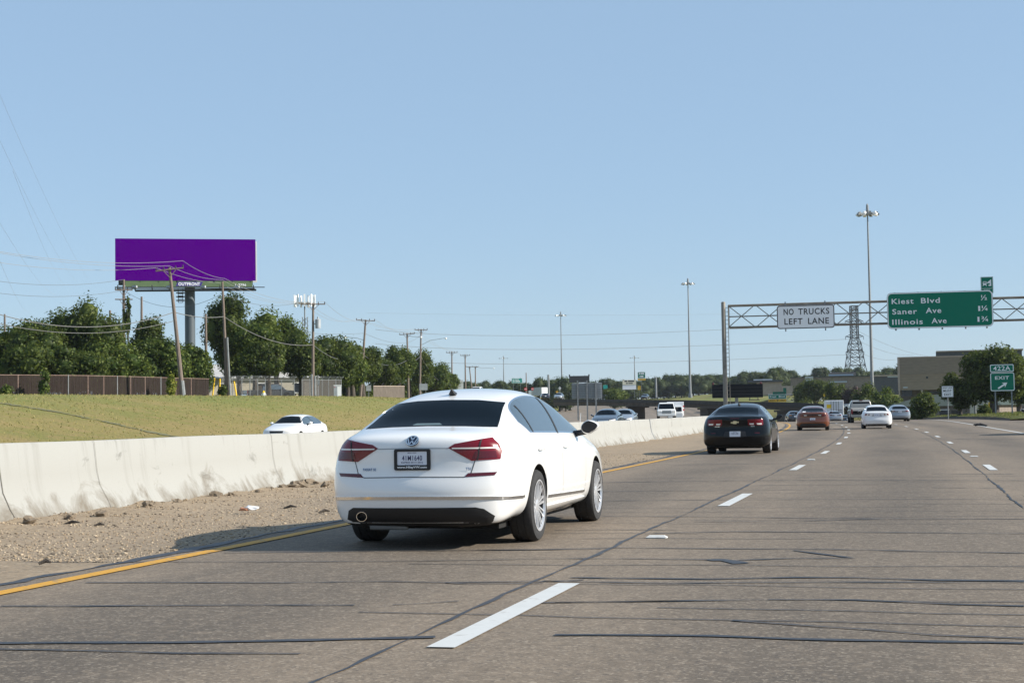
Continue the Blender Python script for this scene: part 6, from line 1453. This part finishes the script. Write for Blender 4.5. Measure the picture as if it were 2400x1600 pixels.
# ---- orange sedan
m_op = paint('orange_car_paint', (.14, .031, .004), .1, .25)
e, sk, T2, k_ = car('sedan', 'orange sedan with a full-width dark tail light bar', m_op, SED2, wb=3.05, R=.35, sx=1.05, sz=.98, trunk=.05, detail=1, spokes=5)
sk.patch('rear', T2('rear', [(-.70,.965),(-.45,.985),(.45,.985),(.70,.965),(.72,.84),(.50,.835),(.30,.86),(-.30,.86),(-.50,.835),(-.72,.84)]), 'light_bar', principled('smoked_red', (.03, .004, .006), .15, 0, 1), e, .006)
lights(e, sk, T2, [(.50,.935),(.66,.93),(.67,.875),(.50,.875)], 'tail_light', m_lamp, lift=.011); lights(e, sk, T2, [(.30,.925),(.47,.93),(.47,.88),(.33,.885)], 'reversing_light', m_lampc, lift=.011)
sk.patch('rear', T2('rear', [(-.74,.33),(-.6,.42),(.6,.42),(.74,.33),(.70,.26),(-.70,.26)]), 'bumper_insert', m_plastic, e); plate(e, sk, 0, .66, 'DRX 3812')
for s_ in (-1, 1): mb = MB(); mb.lathe([(.06, -.1), (.06, 0), (.045, 0), (.04, -.06), (0, -.06)], axis='y', n=16); o = mb.build('exhaust_tip', m_chrome, e); o.location = (s_*.5, -1.12, .3); o.scale = (1, -1, 1)
sk.patch('rear', T2('rear', [(-.53,1.16),(-.38,1.165),(-.38,1.10),(-.56,1.10)]), 'window_sticker', m_signw, e, .006)
place(e, 1905, 93)
# ---- white sedan in the middle lane
e, sk, T2, k_ = car('sedan', 'white sedan with clear-red tail lights in the middle lane beside the pickup', m_wp, SED2, wb=2.72, R=.32, sx=.98, sz=.985, detail=1)
lights(e, sk, T2, [(.40,.90),(.52,.925),(.66,.95),(.73,.90),(.74,.83),(.60,.80),(.45,.79)], 'tail_light', m_lampc, parts=(([(.42,.90),(.49,.915),(.52,.84),(.46,.83)], 'red_lens', m_lamp), ([(.60,.935),(.68,.93),(.73,.84),(.62,.83)], 'red_lens', m_lamp)))
sk.patch('rear', T2('rear', [(-.26,.90),(.26,.90),(.32,.76),(-.32,.76)]), 'plate_recess', principled('silver_recess', (.45, .46, .47), .4), e); plate(e, sk, 0, .83, 'BKT 9045')
sk.patch('rear', T2('rear', [(-.70,.30),(.70,.30),(.66,.25),(-.66,.25)]), 'bumper_insert', m_plastic, e)
place(e, 2054, 96); LEX = e
# ---- silver sedans
m_sp = paint('silver_car_paint', (.27, .305, .35), .4, .3)
e, sk, T2, k_ = car('sedan', 'silver-blue sedan in the right lane beside the verge', m_sp, SED2, wb=2.73, R=.33, sx=1.0, sz=.99, detail=0)
lights(e, sk, T2, [(.40,.965),(.58,.97),(.74,.95),(.75,.86),(.60,.85),(.50,.90)], 'tail_light', m_lamp); plate(e, sk, 0, .84, 'CKV 2290'); sk.patch('rear', T2('rear', [(-.70,.32),(.70,.32),(.66,.25),(-.66,.25)]), 'bumper_insert', m_plastic, e)
SIL = e; place(e, 2107, 139)
c2 = copy_tree(SIL); tag(c2, 'small far silver sedan in front of the white box trailer'); place(c2, 1956, 198)
m_dp = paint('dark_blue_car_paint', (.015, .022, .035), .1, .25)
e, sk, T2, k_ = car('sedan', 'far dark sedan between the silver sedan and the grey pickup', m_dp, wb=2.7, R=.32, sz=.93, detail=0)
lights(e, sk, T2, [(.45,.93),(.70,.93),(.72,.84),(.45,.84)], 'tail_light', principled('amber_lamp', (.6, .22, .02), .2), sides=(-1,)); lights(e, sk, T2, [(.45,.93),(.70,.93),(.72,.84),(.45,.84)], 'tail_light', m_lamp, sides=(1,)); plate(e, sk, 0, .7, 'GHT 771')
DRK = e; place(e, 1984, 214)
c2 = copy_tree(DRK); tag(c2, 'far dark sedan half hidden left of the orange sedan'); place(c2, 1862, 190)
# ---- oncoming cars
def nose(e, sk, T2, grille):
    lights(e, sk, T2, [(.40,.70),(.62,.735),(.78,.76),(.80,.70),(.66,.645),(.44,.635)], 'headlight', m_lampc, ax='front')
    sk.patch('front', T2('front', [(-.36,.70),(.36,.70),(.32,.60),(-.32,.60)]), 'grille', grille, e, .006); sk.patch('front', T2('front', [(-.55,.42),(.55,.42),(.5,.28),(-.5,.28)]), 'lower_grille', m_plastic, e, .006); plate(e, sk, 0, .48, 'HXL 440', ax='front')
CIV = [list(s) for s in SEDAN]
e, sk, T2, k_ = car('sedan', 'white sedan facing the camera behind the barrier, before the dry grass bank', m_wp, wb=2.67, R=.31, sx=.96, sz=.97, detail=1, view='front', spokes=7)
nose(e, sk, T2, m_plastic); lights(e, sk, T2, [(.60,.96),(.72,.93),(.75,.83),(.66,.80)], 'tail_light', m_lamp)
def place_on(e, px, d, z, head): p = at(px, 970, d); p.z = z; e.location = p; e.rotation_euler.z = head
place_on(e, 716, 75, .06, PI+.0)
m_db = paint('slate_car_paint', (.045, .06, .08), .3, .25)
e, sk, T2, k_ = car('sedan', 'dark slate sedan coming towards the camera beyond the barrier', m_db, wb=2.77, R=.33, sz=1.0, detail=0, view='front')
nose(e, sk, T2, m_chrome); place_on(e, 1430, 108, .2, PI+hd(105))
e, sk, T2, k_ = car('sedan', 'silver sedan coming up behind the dark slate sedan', m_sp, wb=2.7, R=.33, sz=1.0, detail=0, view='front')
nose(e, sk, T2, m_plastic); place_on(e, 1468, 126, .25, PI+hd(115))
c2 = copy_tree(e); tag(c2, 'tiny far silver car on the ramp left of the third lamp mast'); p = at(1312, 933, 330); c2.location = (p.x, p.y, p.z-.35); c2.rotation_euler.z = PI+.1
c2 = copy_tree(DRK); tag(c2, 'tiny far dark car on the ramp above the white sedan windows'); p = at(1278, 932, 310); c2.location = (p.x, p.y, p.z-.4); c2.rotation_euler.z = .3
c2 = copy_tree(DRK); tag(c2, 'tiny dark car descending the ramp beyond the overpass'); p = at(1514, 934.5, 430); c2.location = (p.x, p.y, p.z); c2.rotation_euler.z = PI
# ---- the pale car nosing in at the right edge
c2 = copy_tree(LEX); tag(c2, 'corner of a white car at the right picture edge on the exit lane'); p = gp(2389.5, 1019, zr(73)); c2.location = (p.x+1.30, p.y+1.1, zr(74)); c2.rotation_euler = (0, 0, -.02)

# ---- pickups, trailer and van
def pickup(label, pm, view, tailgate=True, wb=3.7):
    e = empty('pickup_truck', label=label, cat='pickup truck'); R = .39
    mb = MB(); W = .98
    side = [(-1.15, .55), (-1.15, 1.13), (1.28, 1.13), (1.28, 1.13), (4.55, 1.10), (4.68, 1.0), (4.72, .52), (4.3, .42), (-1.0, .45)]
    bm = bmesh.new()
    def loft(prof, w0, w1, name, mat, parent, bev):
        m_ = MB(); n = len(prof); zs = [p[1] for p in prof]; lo, hi = min(zs), max(zs)
        ws = [w0+(w1-w0)*((z-lo)/(hi-lo)) for y, z in prof]
        m_.add([(-w, y, z) for (y, z), w in zip(prof, ws)]+[(w, y, z) for (y, z), w in zip(prof, ws)], [tuple(range(n-1, -1, -1)), tuple(range(n, 2*n))]+[(i, (i+1) % n, n+(i+1) % n, n+i) for i in range(n)])
        return m_.build(name, mat, parent, smooth=True, angle=40, bevel=bev)
    body = loft([(1.25, .48), (1.25, 1.14), (3.55, 1.14), (4.55, 1.08), (4.70, .98), (4.74, .55), (4.4, .44)], W, W, 'body', pm, e, .07)
    loft([(1.30, 1.12), (1.42, 1.80), (1.62, 1.90), (2.75, 1.90), (2.95, 1.84), (3.75, 1.12)], W*.97, W*.76, 'cab', pm, e, .06)
    for s_ in (-1, 1):
        m_ = MB(); m_.prism([(-1.12, .5), (1.22, .5), (1.22, 1.16), (-1.12, 1.16)], W-.12, W, Matrix.Rotation(PI/2, 4, 'Z') @ Matrix.Rotation(PI/2, 4, 'X') if s_ > 0 else Matrix.Translation((-2*W+.12, 0, 0)) @ Matrix.Rotation(PI/2, 4, 'Z') @ Matrix.Rotation(PI/2, 4, 'X')); m_.build('bed_side', pm, e, bevel=.04)
        m_ = MB(); m_.box((s_*(W-.06), -1.14, .95), (.14, .06, .40)); m_.build('tail_light', m_lamp, e, bevel=.015)
        m_ = MB(); m_.prism([(1.62, 1.22), (1.72, 1.76), (2.72, 1.76), (3.42, 1.22)], 0, .03); v = [Vector((s_*(W*.985-(p[1]-1.12)*.265+p[2]), p[0], p[1])) for p in m_.v]; m_.v = [tuple(a) for a in v]; m_.build('side_window', m_sglass, e)
        m_ = MB(); m_.box((s_*1.13, 3.15, 1.28), (.2, .12, .26)); m_.tube([(s_*.92, 3.2, 1.2), (s_*1.05, 3.17, 1.24)], .03, 6); m_.build('mirror', m_plastic, e, bevel=.03)
        m_ = MB(); m_.box((s_*.74, 4.70, .90), (.36, .10, .26)); m_.build('headlight', m_lampc, e, bevel=.02)
    m_ = MB(); m_.box((0, .05, .72), (1.8, 2.4, .1)); m_.box((0, 1.2, .85), (1.85, .08, .55)); m_.build('bed', m_plastic, e)
    m_ = MB(); m_.box((0, -1.26, .56), (1.85, .2, .22)); m_.build('rear_bumper', m_chrome if tailgate else principled('dull_bumper', (.30, .29, .27), .4, .6), e, bevel=.04); m_ = MB(); m_.box((0, 4.78, .58), (1.9, .2, .26)); m_.build('front_bumper', m_chrome if view == 'rear' else pm, e, bevel=.05)
    if tailgate: m_ = MB(); m_.box((0, -1.10, .85), (1.72, .07, .58)); m_.build('tailgate', pm, e, bevel=.03)
    m_ = MB(); m_.box((0, 4.75, .88), (.95, .05, .34)); g = m_.build('grille', m_dark, e); 
    for k in range(3): m_ = MB(); m_.box((0, 4.785, .78+.1*k), (.93, .03, .04)); m_.build('grille_bar', m_chrome, g)
    m_ = MB(); m_.add([(-.76, 1.325, 1.25), (.76, 1.325, 1.25), (.68, 1.412, 1.76), (-.68, 1.412, 1.76), (-.76, 1.36, 1.25), (.76, 1.36, 1.25), (.68, 1.44, 1.76), (-.68, 1.44, 1.76)], [(0, 1, 2, 3), (4, 5, 6, 7)]); m_.build('rear_window', m_glass, e)
    m_ = MB(); m_.add([(-.84, 3.66, 1.21), (.84, 3.66, 1.21), (.72, 3.04, 1.78), (-.72, 3.04, 1.78)], [(0, 1, 2, 3)]); m_.build('windshield', m_glass, e)
    m_ = MB(); m_.box((0, 1.50, 1.885), (.3, .08, .04)); m_.build('brake_light', m_lamp, e)
    wm, rm = wheel_mesh(R, .27), rim_mesh(R, .27, 6); wm.materials.append(m_rubber); rm.materials.append(m_rim); rm.materials.append(m_dark)
    for y in (0, wb):
        for s_ in (1, -1):
            o = bpy.data.objects.new('wheel', wm); COL.objects.link(o); o.parent = e; o.location = (s_*.84, y, R); o.rotation_euler.z = 0 if s_ > 0 else PI; q = bpy.data.objects.new('rim', rm); COL.objects.link(q); q.parent = o
            m_ = MB(); m_.lathe([(R*1.2, -.12), (R*1.2, .035), (R*.2, .035)], axis='x', c=(0, 0, 0), n=24); a = m_.build('wheel_arch', m_under, e); a.location = (s_*(W-.02), y, R+.03); a.rotation_euler.z = 0 if s_ > 0 else PI
    return e
m_gp = paint('pewter_truck_paint', (.30, .29, .27), .3, .4)
e = pickup('worn pewter pickup with its tailgate missing, in the middle lane', m_gp, 'rear', False)
m_ = MB(); m_.add([(-.88, -1.0, 1.18), (.88, -1.0, 1.18), (.92, 1.2, 1.24), (-.92, 1.2, 1.24), (-.9, -1.05, 1.0), (.9, -1.05, 1.02)], [(0, 1, 2, 3), (4, 5, 1, 0)]); m_.build('bed_tarp', principled('grey_tarp', (.32, .32, .31), .8), e); m_ = MB(); m_.box((.0, -1.38, .60), (.3, .02, .15)); m_.build('number_plate', m_plate, e)
place(e, 2021, 132)
m_wtp = paint('white_truck_paint', (.80, .80, .78), 0, .3)
e = pickup('white pickup coming towards the camera beyond the barrier', m_wtp, 'front'); PK = e
p = at(1561, 970, 170); e.location = (p.x, p.y, .62); e.rotation_euler.z = PI+hd(165)+.03
c2 = copy_tree(LEX); tag(c2, 'small far white car just left of the pewter pickup roof'); p = at(1989, 960, 300); c2.location = (p.x, p.y, at(1989, 959, 300).z); c2.rotation_euler.z = -.6
c2 = copy_tree(PK); tag(c2, 'far white pickup roof peeking over the white sedan roof'); p = at(1126, 912, 300); c2.location = (p.x, p.y, at(1126, 930, 300).z); c2.rotation_euler.z = PI
m_blk = paint('black_truck_paint', (.015, .016, .018), 0, .35)
e = pickup('black pickup parked behind the chain-link fence by the cream house', m_blk, 'side'); p = tzp(596, 186); e.location = p; e.rotation_euler.z = -1.25+ang(p)
# box trailer
p = at(1957, 970, 236); e = empty('box_trailer', (p.x, p.y, zr(236)), .075, 'white box trailer with a yellow panel far ahead between the sedans', 'trailer')
mb = MB(); mb.box((0, 7, 2.6), (2.6, 14, 2.9)); mb.build('body', m_signw, e, bevel=.03)
for s_ in (-1, 1):
    mb = MB(); mb.box((s_*.63, -.03, 2.55), (1.2, .06, 2.7)); o = mb.build('door', principled('door_white', (.7, .71, .72), .5), e)
    mb = MB(); mb.tube([(s_*.2, -.09, 1.25), (s_*.2, -.09, 3.9)], .03, 6); mb.tube([(s_*.55, -.09, 1.25), (s_*.55, -.09, 3.9)], .03, 6); mb.build('lock_bar', m_dark, o)
mb = MB(); mb.box((-.85, -.08, 3.15), (.7, .03, .55)); mb.build('panel', m_signyel, e)
mb = MB()
for k in range(4): mb.box((.75, -.08, 2.6-.28*k), (.7, .02, .07))
mb.build('notice', m_greyb, e)
mb = MB(); mb.box((0, .1, .75), (2.3, .12, .12)); mb.box((-.8, .1, .95), (.08, .1, .4)); mb.box((.8, .1, .95), (.08, .1, .4)); mb.box((0, 7, 1.05), (1.0, 13, .2)); mb.build('chassis', m_dark, e)
wm = wheel_mesh(.5, .3); wm.materials.append(m_rubber)
for y in (1.6, 2.9, 11.5):
    for s_ in (-1, 1): o = bpy.data.objects.new('wheel', wm); COL.objects.link(o); o.parent = e; o.location = (s_*1.05, y, .5)
# white van behind the oncoming pickup
p = at(1583, 970, 205); e = empty('box_van', (p.x, p.y, .35), PI+hd(175), 'white box van with red marks half hidden behind the oncoming white pickup', 'van')
mb = MB(); mb.prism([(-1.1, -4.6), (1.1, -4.6), (1.1, 0), (-1.1, 0)], .7, 2.55); mb.build('box', m_signw, e, bevel=.05); mb = MB(); mb.add([(-.95, 0, .5), (.95, 0, .5), (.95, 2.0, .5), (-.95, 2.0, .5), (-.9, 0, 2.0), (.9, 0, 2.0), (.9, .9, 1.95), (-.9, .9, 1.95), (-.92, 1.25, 1.25), (.92, 1.25, 1.25), (-.93, 2.0, 1.1), (.93, 2.0, 1.1)], [(0, 1, 2, 3), (4, 5, 6, 7), (7, 6, 9, 8), (8, 9, 11, 10), (10, 11, 2, 3), (0, 3, 10, 8, 7, 4), (1, 2, 11, 9, 6, 5), (0, 4, 5, 1)]); mb.build('cab', m_wtp, e, bevel=.05)
mb = MB(); mb.add([(-.8, .94, 1.88), (.8, .94, 1.88), (.84, 1.27, 1.3), (-.84, 1.27, 1.3)], [(0, 1, 2, 3)]); mb.build('windshield', m_glass, e)
for z in (1.5, 1.95): mb = MB(); mb.box((-1.08, -.02, z), (.18, .06, .2)); mb.box((-1.11, -.4, z), (.03, .5, .22)); mb.build('red_mark', m_red, e)
wm = wheel_mesh(.36, .24); wm.materials.append(m_rubber)
for y in (1.2, -3):
    for s_ in (-1, 1): o = bpy.data.objects.new('wheel', wm); COL.objects.link(o); o.parent = e; o.location = (s_*.9, y, .36)
# far box truck on the ramp
p = at(1265, 924, 505); e = empty('box_truck', (p.x, p.y, at(1265, 932, 505).z), .8, 'far grey-white box truck on the ramp above the white sedan roofline', 'truck'); mb = MB(); mb.box((0, 0, 2.0), (2.5, 6, 2.6)); mb.build('box', m_alu, e, bevel=.04); mb = MB(); mb.box((0, 4, 1.5), (2.3, 2, 1.9)); mb.build('cab', m_wtp, e, bevel=.2); mb = MB(); mb.box((0, -3.03, 2.0), (2.3, .05, 2.4)); mb.build('door', m_signw, e)
for y in (-1.8, 4):
    for s_ in (-1, 1): o = bpy.data.objects.new('wheel', wm); COL.objects.link(o); o.parent = e; o.location = (s_*1.0, y, .36)

# ------------------------------------------------------------------ haze
hz = MB(); hz.box((0, 900, 40), (3600, 2400, 100)); hm = bpy.data.materials.new('haze'); hm.use_nodes = True; hn = hm.node_tree; hn.nodes.clear()
pv = hn.nodes.new('ShaderNodeVolumePrincipled'); pv.inputs['Color'].default_value = (.80, .88, 1.0, 1); pv.inputs['Density'].default_value = .00007; pv.inputs['Anisotropy'].default_value = .2
ho = hn.nodes.new('ShaderNodeOutputMaterial'); hn.links.new(pv.outputs[0], ho.inputs['Volume'])
HAZE = True
if HAZE: tag(hz.build('haze', hm), kind='stuff')
